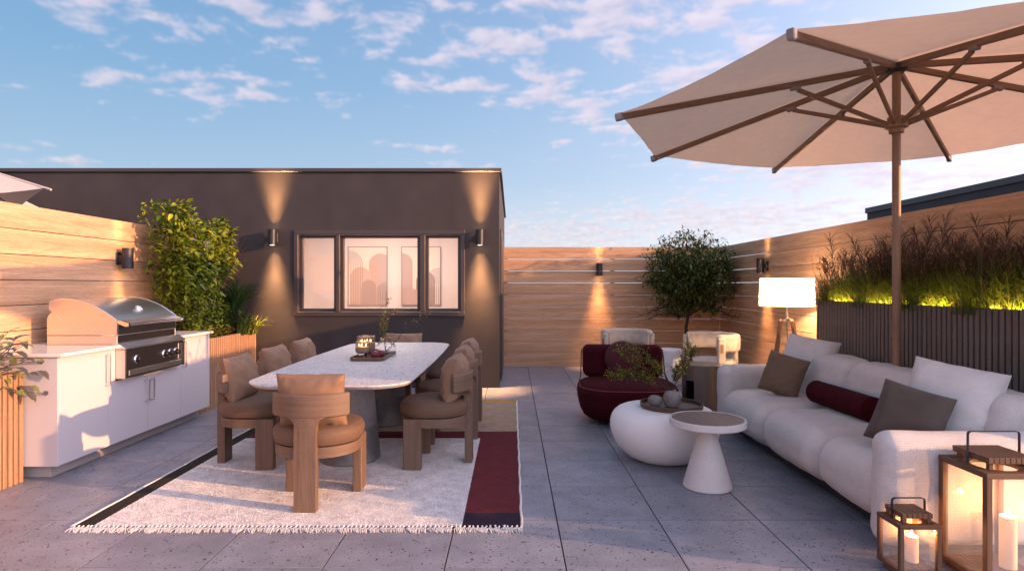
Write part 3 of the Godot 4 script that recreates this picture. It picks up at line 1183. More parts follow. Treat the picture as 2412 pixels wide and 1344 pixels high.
func arc_band(g: G, r0: float, r1: float, y0: float, y1: float, a0: float, a1: float, seg: int, bev: float) -> void:
	# upright curved board round the Y axis; angle 0 looks along +Z
	var sec := [Vector2(r0 + bev, y0), Vector2(r1 - bev, y0), Vector2(r1, y0 + bev), Vector2(r1, y1 - bev), Vector2(r1 - bev, y1), Vector2(r0 + bev, y1), Vector2(r0, y1 - bev), Vector2(r0, y0 + bev)]
	for k in 8:
		var rows := []
		for q in [sec[k], sec[(k + 1) % 8]]:
			var row := PackedVector3Array()
			for i in seg + 1:
				var a := lerpf(a0, a1, float(i) / seg)
				row.append(Vector3(sin(a) * q.x, q.y, cos(a) * q.x))
			rows.append(row)
		g.grid(rows)
	for a in [a0, a1]:
		var pts := []
		for q in sec:
			pts.append(Vector3(sin(a) * q.x, q.y, cos(a) * q.x))
		var m := (a0 + a1) / 2
		g.face(pts, Vector3(sin(m), 0, cos(m)) * (r0 + r1) / 2 + Vector3.UP * (y0 + y1) / 2)


func pillow(g: G, w: float, h: float, t: float, s: int, pinch := 0.05, full := 0.55) -> void:
	# soft square cushion in the XY plane, seam round its edge
	var n := noise(s, 1.0, 3)
	var m := 22
	for side in [1.0, -1.0]:
		var rows := []
		for j in m + 1:
			var row := PackedVector3Array()
			var v := sin((float(j) / m - 0.5) * PI)
			for i in m + 1:
				var u := sin((float(i) / m - 0.5) * PI)
				var x := w / 2 * u * (1.0 - pinch * (1.0 - v * v))
				var y := h / 2 * v * (1.0 - pinch * (1.0 - u * u))
				var e := (1.0 - pow(absf(u), 3.5)) * (1.0 - pow(absf(v), 3.5))
				var z := t / 2 * pow(maxf(e, 0.0), full)
				var rim := pow(maxf(absf(u), absf(v)), 3.0)
				z += (0.02 * n.get_noise_3d(x * 5.0, y * 5.0, side * 3.0) + 0.03 * rim * n.get_noise_3d(x * 17.0, y * 17.0, side * 9.0)) * minf(1.0, e * 6.0)
				row.append(Vector3(x, y - 0.02 * (1.0 - v * v) * 0.0, z * side))
			rows.append(row)
		g.grid(rows, false, side < 0.0)
	var rimp := []
	for k in 4:
		for i in 10:
			var u: float = lerpf(-1, 1, i / 10.0)
			var q: Vector2 = [Vector2(u, -1), Vector2(1, u), Vector2(-u, 1), Vector2(-1, -u)][k]
			rimp.append(Vector3(w / 2 * q.x * (1.0 - pinch * (1.0 - q.y * q.y)), h / 2 * q.y * (1.0 - pinch * (1.0 - q.x * q.x)), 0))
	rimp.append(rimp[0])
	g.tube(rimp, 0.0032, 5, false)


func make_chair() -> Node3D:
	var t := thing("dining_chair", "", "dining chair")
	var seat_line := outline(0.262, 0.25, 0.2, 0.012)
	var g := G.new()
	stack(g, outline(0.255, 0.243, 0.2, 0.012), [[1, 0, 0.318, 1], [1, 0, 0.38, 1], [1, 0.004, 0.384, 1]])
	obj("seat_rail", g, M.teak, t)
	g = G.new()
	stack(g, seat_line, [[1, 0.03, 0.386], [1, 0.008, 0.394], [1, 0.0, 0.412], [1, -0.006, 0.44], [1, -0.004, 0.468], [1, 0.006, 0.486], [1, 0.024, 0.498], [0.8, 0, 0.505], [0.5, 0, 0.509], [0.2, 0, 0.511]])
	var c := obj("seat_cushion", g, M.seat, t)
	for y in [[0.404, 0.0], [0.478, 0.0015]]:
		var path := []
		for q in seat_line:
			path.append(Vector3(q.x, y[0], -q.y) * Vector3(1.006, 1, 1.006) - Vector3(q.x, 0, -q.y).normalized() * y[1])
		path.append(path[0])
		g = G.new()
		g.tube(path, 0.0028, 5, false)
		obj("piping", g, M.seam, c)
	for s in [-1.0, 1.0]:
		g = G.new()
		g.box(Vector3(s * 0.226, 0.19, -0.14), Vector3(0.06, 0.38, 0.135), 0.004)
		obj("leg", g, M.teak_up, t)
	# rear leg: a plank that flares into the curved back rail
	g = G.new()
	var ys := [0.0, 0.2, 0.38, 0.46, 0.5, 0.52, 0.535, 0.548, 0.558, 0.566, 0.572, 0.584]
	var back := []
	var front := []
	for y in ys:
		var hw := 0.067
		if y > 0.522:
			hw = 0.117 - sqrt(maxf(0.0, 0.05 * 0.05 - pow(minf(y, 0.572) - 0.522, 2.0)))
		var r0 := PackedVector3Array()
		var r1 := PackedVector3Array()
		for k in 11:
			var x := hw * (k - 5) / 5.0
			var bend := 1.7 * x * x * smoothstep(0.42, 0.57, y)
			r0.append(Vector3(x, y, 0.297 - bend))
			r1.append(Vector3(x, y, 0.24 - bend))
		back.append(r0)
		front.append(r1)
	g.grid(back)
	g.grid(front, false, true)
	for e in [0, 10]:
		var side := []
		for k in ys.size():
			side.append(PackedVector3Array([front[k][e], back[k][e]]))
		g.grid(side, false, e == 10)
	g.face([back[0][0], back[0][10], front[0][10], front[0][0]], Vector3(0, 1, 0.27))
	obj("leg", g, M.teak_up, t)
	g = G.new()
	arc_band(g, 0.258, 0.3, 0.572, 0.716, -0.95, 0.95, 26, 0.008)
	obj("back_rail", g, M.teak, t)
	g = G.new()
	g.xf = Transform3D(Basis(Vector3.RIGHT, 0.2), Vector3(0, 0.66, 0.15))
	pillow(g, 0.43, 0.35, 0.19, 7, 0.05, 0.47)
	obj("back_cushion", g, M.backrest, t)
	return t


func dining() -> void:
	rug()
	var t := thing("dining_table", "long dining table with a speckled pale stone top on two concrete cones", "table", at(-1.245, 0.012, 5.36))
	var o := outline(0.545, 1.46, 0.23, 0.03, 14)
	var g := G.new()
	stack(g, o, [[1, 0.035, 0.708, 1], [1, 0.004, 0.726], [1, 0.0, 0.73], [1, 0.0, 0.736], [1, 0.003, 0.7385, 1]])
	obj("tabletop", g, M.stone, t)
	for z in [0.55, -0.72]:
		g = G.new()
		g.lathe([Vector2(0.23, 0.0), Vector2(0.237, 0.012), Vector2(0.235, 0.03), Vector2(0.172, 0.706), Vector2(0.0, 0.706)], 48)
		obj("pedestal", g, M.concrete, t, Vector3(-0.055, 0.0, z))
	var c := make_chair()
	c.position = at(-1.27, 0.012, 3.955)
	tag(c, "sunlit dining chair at the near end of the table, seen from behind", "dining chair", "chairs round the dining table")
	var grp := "chairs round the dining table"
	var names := ["nearest of the three", "middle one of the three", "farthest of the three"]
	for k in 3:
		copy(c, "taupe cushioned dining chair on the kitchen side of the table, " + names[k], at(-2.01, 0.012, [4.75, 5.47, 6.2][k]), -PI / 2 + [0.02, -0.03, 0.015][k], grp)
	for k in 3:
		copy(c, "taupe cushioned dining chair on the lounge side of the table, " + names[k], at(-0.61, 0.012, [4.75, 5.47, 6.2][k]), PI / 2 + [-0.015, 0.025, -0.03][k], grp)
	copy(c, "dining chair at the far end of the table below the window", at(-1.26, 0.012, 6.8), PI, grp)


func rug() -> void:
	var t := thing("rug", "white shaggy rug with wine red, purple and black bands under the dining table", "rug")
	var areas := [
		["white_field", -2.425, -0.29, 3.465, 5.45, Color(0.89, 0.87, 0.86)],
		["black_stripe", -2.53, -2.425, 3.465, 7.235, Color(0.016, 0.012, 0.011)],
		["purple_block", -0.29, 0.048, 3.465, 3.66, Color(0.025, 0.007, 0.028)],
		["red_stripe", -0.29, 0.048, 3.66, 5.7, Color(0.17, 0.012, 0.022)],
		["red_band", -2.425, -0.29, 5.45, 5.7, Color(0.17, 0.012, 0.022)],
		["sand_field", -2.425, 0.048, 5.7, 7.15, Color(0.5, 0.37, 0.26)],
		["yellow_stripe", -2.425, 0.048, 7.15, 7.235, Color(0.75, 0.42, 0.02)],
	]
	var h := 0.011
	var r := RandomNumberGenerator.new()
	r.seed = 5
	var tuft := G.new()
	for k in 3:
		var a := TAU * k / 3.0
		var b := TAU * (k + 1) / 3.0
		var i := tuft.p(Vector3(cos(a), 0, sin(a)))
		tuft.p(Vector3(0.25, 1.0, 0.1))
		tuft.p(Vector3(cos(b), 0, sin(b)))
		tuft.tri(i, i + 1, i + 2)
	var tm := tuft.mesh()
	for a in areas:
		var g := G.new()
		g.col = a[5]
		g.box(at((a[1] + a[2]) / 2, h / 2 + 0.001, (a[3] + a[4]) / 2), Vector3(a[2] - a[1], h - 0.002, a[4] - a[3]))
		var o := obj(a[0], g, M.pile, t)
		var mm := MultiMesh.new()
		mm.transform_format = MultiMesh.TRANSFORM_3D
		mm.use_colors = true
		mm.mesh = tm
		var area: float = (a[2] - a[1]) * (a[4] - a[3])
		mm.instance_count = int(area * 21000)
		for k in mm.instance_count:
			var q := at(r.randf_range(a[1], a[2]), 0.0085, r.randf_range(a[3], a[4]))
			var s := r.randf_range(0.003, 0.005)
			var bs := Basis(Vector3.UP, r.randf() * TAU) * Basis(Vector3.RIGHT, r.randf_range(-0.5, 0.5))
			mm.set_instance_transform(k, Transform3D(bs.scaled_local(Vector3(s, r.randf_range(0.0025, 0.0055), s)), q))
			var tone := r.randf_range(0.92, 1.06)
			mm.set_instance_color(k, Color(a[5].r * tone, a[5].g * tone, a[5].b * tone))
		var mi := MultiMeshInstance3D.new()
		mi.name = "pile"
		mi.multimesh = mm
		mi.material_override = M.tuft
		mi.set_meta("kind", "stuff")
		o.add_child(mi, true)
	var edge := mat(0.7, 0.66, 0.62, 0.9)
	for e in [[-2.545, 3.35], [0.056, 3.35]]:
		var g := G.new()
		var path := []
		for k in 40:
			path.append(at(e[0] + 0.003 * sin(k * 1.7), 0.008, 3.455 + 3.79 * k / 39.0))
		g.tube(path, 0.008, 6)
		obj("edging", g, edge, t)
	# knotted fringe along the near edge
	var variants := []
	for k in 4:
		var g := G.new()
		g.tube([Vector3(0, 0.009, -0.004), Vector3(0.002 * k, 0.012, 0.006), Vector3(0.001, 0.008, 0.014)], [0.0035, 0.006, 0.004], 6)
		for s in 5:
			var a := (s - 2) * 0.0045 + r.randf_range(-0.003, 0.003)
			var lean := r.randf_range(-0.01, 0.012) + 0.006
			g.tube([Vector3(0.001, 0.008, 0.012), Vector3(a * 1.6, 0.006, 0.03), Vector3(a * 2.2 + lean * 1.6, 0.003, 0.062 + r.randf_range(0, 0.02))], [0.0032, 0.003, 0.002], 4)
		variants.append(g.mesh())
	for k in 104:
		var o := obj("tassel", variants[k % 4], edge, t, at(-2.53 + 2.58 * k / 103.0, 0.0, 3.462))
		o.rotation.y = r.randf_range(-0.25, 0.35)
		o.scale = Vector3.ONE * r.randf_range(0.85, 1.15)


func lounge() -> void:
	sofa()
	# wine red lounge chair
	var t := thing("lounge_chair", "wine red upholstered lounge chair with a rolled back and metal side brackets", "lounge chair", at(1.2, 0, 6.27), -0.06)
	var g := G.new()
	var o := outline(0.49, 0.47, 0.32, 0.02)
	stack(g, o, [[0.62, 0, 0.04], [0.78, 0, 0.047], [0.89, 0, 0.085], [0.96, 0, 0.15], [0.995, 0, 0.225], [1.005, 0, 0.3], [0.99, 0, 0.343], [0.955, 0, 0.368]])
	var st := obj("seat_base", g, M.wine, t)
	g = G.new()
	stack(g, o, [[0.955, 0, 0.366], [0.94, 0, 0.378], [0.89, 0, 0.393], [0.8, 0, 0.407], [0.6, 0, 0.42], [0.3, 0, 0.427], [0.1, 0, 0.429]])
	obj("seat_cushion", g, M.wine, t)
	g = G.new()
	var path := []
	for q in o:
		path.append(Vector3(q.x, 0, -q.y) * 0.962 + Vector3.UP * 0.367)
	path.append(path[0])
	g.tube(path, 0.005, 6, false)
	obj("piping", g, M.wine_seam, st)
	for x in [-0.3, 0.0, 0.3]:
		g = G.new()
		path = []
		for q in [[0.957, 0.368], [1.008, 0.3], [0.998, 0.225], [0.963, 0.15], [0.893, 0.085]]:
			path.append(Vector3(x * q[0], q[1], 0.482 * q[0] * (1.0 if x == 0.0 else 0.925)))
		g.tube(path, 0.003, 5)
		obj("seam", g, M.wine_seam, st)
	g = G.new()
	g.xf = Transform3D(Basis(Vector3.RIGHT, 0.0), Vector3(0, 0.57, -0.37))
	g.soft(Vector3.ZERO, Vector3(0.87, 0.345, 0.23), 0.07, func(q: Vector3) -> Vector3: return q + Vector3(0, 0, -0.12 * q.y), 5, 6)
	obj("backrest", g, M.wine, t)
	for s in [-1.0, 1.0]:
		g = G.new()
		g.tube([Vector3(s * 0.445, 0.69, -0.4), Vector3(s * 0.452, 0.6, -0.37), Vector3(s * 0.455, 0.5, -0.34), Vector3(s * 0.462, 0.4, -0.3), Vector3(s * 0.5, 0.3, -0.22), Vector3(s * 0.488, 0.18, -0.2), Vector3(s * 0.44, 0.1, -0.18)], 0.016, 8, true, 0.4)
		obj("bracket", g, M.anthracite, t)
		for z in [-1.0, 1.0]:
			g = G.new()
			g.lathe([Vector2(0.0, 0.0), Vector2(0.025, 0.0), Vector2(0.03, 0.06), Vector2(0.0, 0.06)], 14)
			obj("foot", g, M.black, t, Vector3(s * 0.25, 0, z * 0.22))
	var pc := thing("cushion", "round wine red cushion leaning on the back of the wine red lounge chair", "cushion", at(1.2, 0.605, 6.47), -0.06)
	g = G.new()
	g.xf = Transform3D(Basis(Vector3.RIGHT, PI / 2 - 0.16), Vector3.ZERO)
	g.lathe([Vector2(0.0, -0.075), Vector2(0.06, -0.074), Vector2(0.12, -0.066), Vector2(0.165, -0.05), Vector2(0.19, -0.026), Vector2(0.198, 0.0), Vector2(0.19, 0.026), Vector2(0.165, 0.05), Vector2(0.12, 0.066), Vector2(0.06, 0.074), Vector2(0.0, 0.075)], 40)
	obj("cover", g, M.wine_soft, pc)
	# pale tub chairs
	var a := make_tub_chair("cream boucle tub chair with its open side to us, behind the wine red chair", at(1.62, 0, 8.45), 0.0)
	copy(a, "cream boucle tub chair turned sideways behind the dark drum table", at(2.62, 0, 7.85), -1.15, "cream tub chairs by the back fence")
	a.set_meta("group", "cream tub chairs by the back fence")
	# tables
	t = thing("side_table", "small white drum table between the two cream tub chairs", "side table", at(2.24, 0, 8.55))
	g = G.new()
	g.lathe([Vector2(0.0, 0.0), Vector2(0.19, 0.0), Vector2(0.2, 0.01), Vector2(0.205, 0.25), Vector2(0.2, 0.475), Vector2(0.195, 0.488), Vector2(0.185, 0.494), Vector2(0.0, 0.496)], 40)
	obj("drum", g, M.white, t)
	drum_table()
	t = thing("coffee_table", "round white pebble shaped coffee table holding a dark tray", "coffee table", at(1.235, 0, 4.86))
	g = G.new()
	g.lathe([Vector2(0.0, 0.0), Vector2(0.2, 0.0), Vector2(0.24, 0.008), Vector2(0.29, 0.03), Vector2(0.345, 0.075), Vector2(0.392, 0.135), Vector2(0.42, 0.195), Vector2(0.433, 0.25), Vector2(0.432, 0.3), Vector2(0.42, 0.343), Vector2(0.4, 0.375), Vector2(0.372, 0.398), Vector2(0.345, 0.41), Vector2(0.3, 0.415), Vector2(0.0, 0.416)], 64)
	obj("body", g, M.white, t)
	t = thing("side_table", "white terrazzo pedestal table with a conical foot and round wooden inlay", "side table", at(1.362, 0, 4.17))
	g = G.new()
	g.lathe([Vector2(0.0, 0.0), Vector2(0.158, 0.0), Vector2(0.165, 0.006), Vector2(0.163, 0.02), Vector2(0.062, 0.37), Vector2(0.056, 0.41), Vector2(0.056, 0.43)], 48)
	obj("foot", g, M.terrazzo, t)
	g = G.new()
	g.lathe([Vector2(0.0, 0.428), Vector2(0.25, 0.428), Vector2(0.257, 0.434), Vector2(0.259, 0.47), Vector2(0.257, 0.476), Vector2(0.243, 0.477), Vector2(0.242, 0.468), Vector2(0.0, 0.468)], 64)
	var top := obj("tabletop", g, M.terrazzo, t)
	g = G.new()
	g.lathe([Vector2(0.239, 0.462), Vector2(0.239, 0.473), Vector2(0.237, 0.4745), Vector2(0.0, 0.475)], 56)
	obj("inlay", g, M.walnut_top, top)
	floor_lamp()


func drum_table() -> void:
	var t := thing("side_table", "dark bronze drum table with a tall niche beside the sofa", "side table", at(1.985, 0, 6.28))
	var r := 0.195
	var g := G.new()
	# shell with an opening 0.11 wide, up to 0.42 high, facing the camera and left
	var mid := -PI / 2 - 0.92
	var half := 0.25
	var n := 44
	var rows := []
	for y in [0.0, 0.575]:
		var row := PackedVector3Array()
		for i in n + 1:
			var a := mid + half + (TAU - 2 * half) * i / n
			row.append(Vector3(cos(a) * r, y, -sin(a) * r))
		rows.append(row)
	g.grid(rows)
	rows = []
	for y in [0.42, 0.575]:
		var row := PackedVector3Array()
		for i in 9:
			var a := mid - half + 2 * half * i / 8
			row.append(Vector3(cos(a) * r, y, -sin(a) * r))
		rows.append(row)
	g.grid(rows)
	g.lathe([Vector2(r, 0.575), Vector2(r - 0.003, 0.579), Vector2(0.0, 0.579)], 48)
	# niche lining
	var e0 := Vector3(cos(mid - half), 0, -sin(mid - half))
	var e1 := Vector3(cos(mid + half), 0, -sin(mid + half))
	var inn := -Vector3(cos(mid), 0, -sin(mid)) * 0.24
	var shell := obj("shell", g, M.bronze, t)
	g = G.new()
	var m := (e0 + e1) / 2 * r + inn / 2 + Vector3.UP * 0.2
	var c := [e0 * r, e0 * r + inn, e1 * r + inn, e1 * r]
	for k in 3:
		g.face([c[k], c[k + 1], c[k + 1] + Vector3.UP * 0.42, c[k] + Vector3.UP * 0.42], c[k] + (c[k] - m) * 3.0 + Vector3.UP * 0.2)
	g.face([c[0] + Vector3.UP * 0.42, c[1] + Vector3.UP * 0.42, c[2] + Vector3.UP * 0.42, c[3] + Vector3.UP * 0.42], m + Vector3.UP * 9)
	g.face([c[0] + Vector3.UP * 0.015, c[1] + Vector3.UP * 0.015, c[2] + Vector3.UP * 0.015, c[3] + Vector3.UP * 0.015], m - Vector3.UP * 9)
	obj("niche", g, M.black, shell)


func make_tub_chair(label: String, where: Vector3, turn: float) -> Node3D:
	var t := thing("tub_chair", label, "armchair", where, turn)
	# curved, padded back: a band round a circle, open towards +Z
	var g := G.new()
	var rows := []
	var sec := []
	for k in 20:
		var a := TAU * k / 20
		var q := Vector2(cos(a), sin(a))
		sec.append(Vector2(signf(q.x) * pow(absf(q.x), 0.6) * 0.048, signf(q.y) * pow(absf(q.y), 0.45) * 0.112))
	var span := 2.15
	var n := 40
	for i in n + 1:
		var f := float(i) / n
		var a := lerpf(-span, span, f)
		var endf := sqrt(maxf(0.0, 1.0 - pow(maxf(0.0, (absf(f - 0.5) * 2.0 - 0.94) / 0.06), 2.0)))
		var row := PackedVector3Array()
		for q in sec:
			var rr: float = 0.3 + q.x * maxf(endf, 0.02)
			row.append(Vector3(sin(a) * rr * 1.04, 0.665 + q.y * lerpf(0.8, 1.0, endf), -cos(a) * rr))
		rows.append(row)
	g.grid(rows, true, true)
	for e in [0, n]:
		var pts := []
		for q in rows[e]:
			pts.append(q)
		g.face(pts, rows[n / 2][0])
	obj("backrest", g, M.boucle, t)
	g = G.new()
	g.lathe([Vector2(0.0, 0.04), Vector2(0.24, 0.04), Vector2(0.27, 0.06), Vector2(0.285, 0.14), Vector2(0.286, 0.24), Vector2(0.275, 0.27), Vector2(0.2, 0.275)], 36)
	obj("seat_base", g, M.boucle, t)
	g = G.new()
	g.lathe([Vector2(0.2, 0.278), Vector2(0.27, 0.28), Vector2(0.3, 0.3), Vector2(0.31, 0.34), Vector2(0.305, 0.39), Vector2(0.28, 0.43), Vector2(0.22, 0.452), Vector2(0.12, 0.46), Vector2(0.0, 0.462)], 40)
	obj("seat_cushion", g, M.boucle, t)
	for a in [-2.0, 2.0, 0.0]:
		var r := 0.348
		var w := 0.1 if a != 0.0 else 0.2
		g = G.new()
		g.xf = Transform3D(Basis(Vector3.UP, PI - a), Vector3(sin(a) * r * 1.04, 0, -cos(a) * r))
		g.soft(Vector3(0, 0.375, 0), Vector3(w, 0.73, 0.055), 0.024, null, 4, 3)
		var post := obj("post", g, M.boucle, t)
		if a != 0.0:
			g = G.new()
			g.xf = Transform3D(Basis(Vector3.UP, PI - a), Vector3(sin(a) * (r + 0.0275) * 1.04, 0.61, -cos(a) * (r + 0.0275)))
			g.soft(Vector3.ZERO, Vector3(0.038, 0.11, 0.008), 0.0035, null, 2, 2)
			obj("leather_tab", g, M.leather, post)
	for a in [0.8, 2.4, 3.9, 5.5]:
		g = G.new()
		g.lathe([Vector2(0.0, 0.0), Vector2(0.03, 0.0), Vector2(0.03, 0.042), Vector2(0.0, 0.042)], 12)
		obj("foot", g, M.black, t, Vector3(cos(a) * 0.2, 0, sin(a) * 0.2))
	return t


func floor_lamp() -> void:
	var t := thing("floor_lamp", "lit floor lamp with a white drum shade on wooden tripod legs", "floor lamp", at(3.17, 0, 6.9))
	var g := G.new()
	var rows := []
	for q in [Vector2(0.296, 1.165), Vector2(0.288, 1.485)]:
		var row := PackedVector3Array()
		for s in 48:
			var a := TAU * s / 48
			row.append(Vector3(cos(a) * q.x, q.y, -sin(a) * q.x))
		rows.append(row)
	g.grid(rows, true)
	obj("lamp_shade", g, M.shade, t)
	g = G.new()
	g.lathe([Vector2(0.286, 1.478), Vector2(0.0, 1.478)], 40)  # disc added across the shade top to stop a hot spot on the fence
	obj("added_diffuser", g, M.shade, t)
	g = G.new()
	for y in [1.165, 1.485]:
		var path := []
		for s in 41:
			var a := TAU * s / 40
			path.append(Vector3(cos(a) * 0.292, y, sin(a) * 0.292))
		g.tube(path, 0.003, 5, false)
	for k in 3:
		var a := TAU * k / 3
		g.tube([Vector3(0, 1.21, 0), Vector3(cos(a) * 0.293, 1.168, sin(a) * 0.293)], 0.002, 5)
	obj("shade_ring", g, M.steel, t)
	g = G.new()
	g.tube([Vector3(0, 0.98, 0), Vector3(0, 1.25, 0)], 0.014, 12)
	obj("stem", g, M.chrome, t)
	g = G.new()
	g.lathe([Vector2(0.0, 1.255), Vector2(0.02, 1.26), Vector2(0.034, 1.29), Vector2(0.034, 1.32), Vector2(0.02, 1.345), Vector2(0.0, 1.35)], 16)
	obj("bulb", g, mat(1, 0.9, 0.8, 0.5, {"glow": Color(1, 0.75, 0.5), "emission_energy_multiplier": 6.0}), t)
	lamp_omni(t, Vector3(0, 1.305, 0), 1.3, Color(1.0, 0.66, 0.38), 0.035)
	g = G.new()
	g.lathe([Vector2(0.0, 0.99), Vector2(0.06, 0.99), Vector2(0.06, 1.02), Vector2(0.0, 1.02)], 20)
	obj("joint", g, M.chrome, t)
	for k in 4:
		var a := PI / 4 + PI / 2 * k + 0.35
		var d := Vector3(cos(a), 0, sin(a))
		g = G.new()
		var b := Vector3(0, 1.0, 0) + d * 0.085
		var e := d * 0.27
		var y := (e - b).normalized()
		var z := Vector3(-d.z, 0, d.x)
		g.xf = Transform3D(Basis(y.cross(z).normalized(), y, z), (b + e) / 2)
		g.box(Vector3.ZERO, Vector3(0.022, b.distance_to(e), 0.036), 0.003)
		obj("leg", g, M.tray, t)
	g = G.new()
	g.tube([Vector3(0, 0.99, 0), Vector3(0.005, 0.7, 0.01), Vector3(0.0, 0.4, -0.01), Vector3(0.01, 0.02, 0.0), Vector3(0.3, 0.008, -0.3)], 0.004, 6)
	obj("cord", g, M.black, t)


func sofa() -> void:
	var t := thing("sofa", "long low off-white sofa with three plump seats along the dark planter", "sofa")
	var cuts := [3.225, 3.93, 4.775, 5.66]
	for k in 3:
		var m := at(2.375, 0.245, (cuts[k] + cuts[k + 1]) / 2)
		var w: float = cuts[k + 1] - cuts[k] - 0.004
		var s := float(k)
		var n := noise(200 + k, 2.2, 3)
		var g := G.new()
		g.soft(m, Vector3(0.8, 0.35, w), 0.14, func(q: Vector3) -> Vector3:
			var e := (1.0 - pow(absf(q.z) / (w / 2), 4.0))
			var f := clampf(-q.x / 0.4, -1.0, 1.0)
			var o := q
			if q.y > 0.0:
				o.y += 0.03 * e * (1.0 - pow(absf(q.x) / 0.42, 4.0))
			if q.y < 0.0 and f > 0.0:
				o.x += 0.075 * pow(-q.y / 0.175, 2.0) * f
			o.x -= 0.018 * e * maxf(f, 0.0)
			return o + Vector3.ONE * 0.009 * n.get_noise_3d(q.x * 1.6 + s, q.y * 1.6, q.z * 1.6), 6, 14)
		obj("seat_cushion", g, M.sofa, t)
		var b := G.new()
		var bm := at(2.735, 0.575, (cuts[k] + cuts[k + 1]) / 2)
		b.soft(bm, Vector3(0.235, 0.43, w), 0.085, func(q: Vector3) -> Vector3:
			var e := (1.0 - pow(absf(q.z) / (w / 2), 4.0))
			var o := q + Vector3(0.07 * q.y / 0.2, 0.0, 0.0)
			o.x += 0.02 * e * signf(q.x)
			o.y += 0.014 * e * signf(q.y)
			return o + Vector3.ONE * 0.012 * n.get_noise_3d(q.x * 2.0 + 9.0, q.y * 2.0, q.z * 2.0), 5, 12)
		obj("back_cushion", b, M.sofa, t)
	for e in [[3.05, 3.22, 1.9], [5.665, 5.9, 2.0]]:
		var g := G.new()
		var n := noise(260 + int(e[0]), 2.0, 3)
		var w: float = e[1] - e[0]
		var lx: float = 2.86 - e[2]
		g.soft(at((2.86 + e[2]) / 2, 0.345, (e[0] + e[1]) / 2), Vector3(lx, 0.585, w), minf(0.085, w / 2.0 - 0.004), func(q: Vector3) -> Vector3:
			var o := q
			var c := (1.0 - pow(absf(q.x) / (lx / 2), 4.0)) * (1.0 - pow(absf(q.y) / 0.3, 4.0))
			o.z += signf(q.z) * 0.016 * c
			return o + Vector3.ONE * 0.008 * n.get_noise_3d(q.x * 1.8, q.y * 1.8, q.z * 1.8), 5, 14)
		obj("arm", g, M.sofa, t)
	var g := G.new()
	g.box(at(2.46, 0.045, 4.48), Vector3(0.68, 0.05, 2.6), 0.004)
	obj("base", g, M.black, t)
	for x in [2.2, 2.72]:
		for d in [3.3, 5.6]:
			g = G.new()
			g.box(at(x, 0.012, d), Vector3(0.06, 0.024, 0.06))
			obj("foot", g, M.black, t)
	cushion("white square cushion at the far end of the sofa, behind the tan one", M.sofa_soft, at(2.68, 0.7, 5.43), Vector3(-0.62, 0.36, 0.68), 0.45, 0.48, 0.25, 31, -0.16)
	cushion("tan square cushion in front of the white one at the far end of the sofa", M.tan, at(2.37, 0.62, 5.22), Vector3(-0.62, 0.3, 0.72), 0.34, 0.36, 0.19, 32, -0.24)
	cushion("large white square cushion by the near arm of the sofa", M.sofa_soft, at(2.575, 0.7, 3.52), Vector3(-0.66, 0.42, 0.62), 0.47, 0.5, 0.26, 33, -0.16)
	cushion("taupe square cushion in front of the white one by the near arm", M.taupe, at(2.29, 0.635, 3.45), Vector3(-0.62, 0.4, 0.68), 0.36, 0.37, 0.19, 34, -0.24)
	var c := thing("bolster", "wine red cylindrical bolster lying on the middle seat of the sofa", "cushion", at(2.5, 0.535, 4.52), 0.03)
	g = G.new()
	g.xf = Transform3D(Basis(Vector3.RIGHT, PI / 2), Vector3.ZERO)
	g.lathe([Vector2(0.0, -0.375), Vector2(0.05, -0.375), Vector2(0.078, -0.372), Vector2(0.087, -0.365), Vector2(0.09, -0.35), Vector2(0.0915, 0.0), Vector2(0.09, 0.35), Vector2(0.087, 0.365), Vector2(0.078, 0.372), Vector2(0.05, 0.375), Vector2(0.0, 0.375)], 36)
	var cover := obj("cover", g, M.wine, c)
	for s in [-1.0, 1.0]:
		g = G.new()
		var path := []
		for k in 37:
			path.append(Vector3(cos(TAU * k / 36) * 0.088, sin(TAU * k / 36) * 0.088, s * 0.366))
		g.tube(path, 0.003, 5, false)
		obj("piping", g, M.wine, cover)


func cushion(label: String, m: Material, where: Vector3, face: Vector3, w: float, h: float, t: float, s: int, roll: float) -> void:
	var o := thing("cushion", label, "cushion", where)
	var z := face.normalized()
	var x := Vector3.UP.cross(z).normalized()
	var b := Basis(x, z.cross(x), z) * Basis(Vector3(0, 0, 1), roll)
	var g := G.new()
	g.xf = Transform3D(b, Vector3.ZERO)
	pillow(g, w, h, t, s, 0.045, 0.5)
	obj("cover", g, m, o)


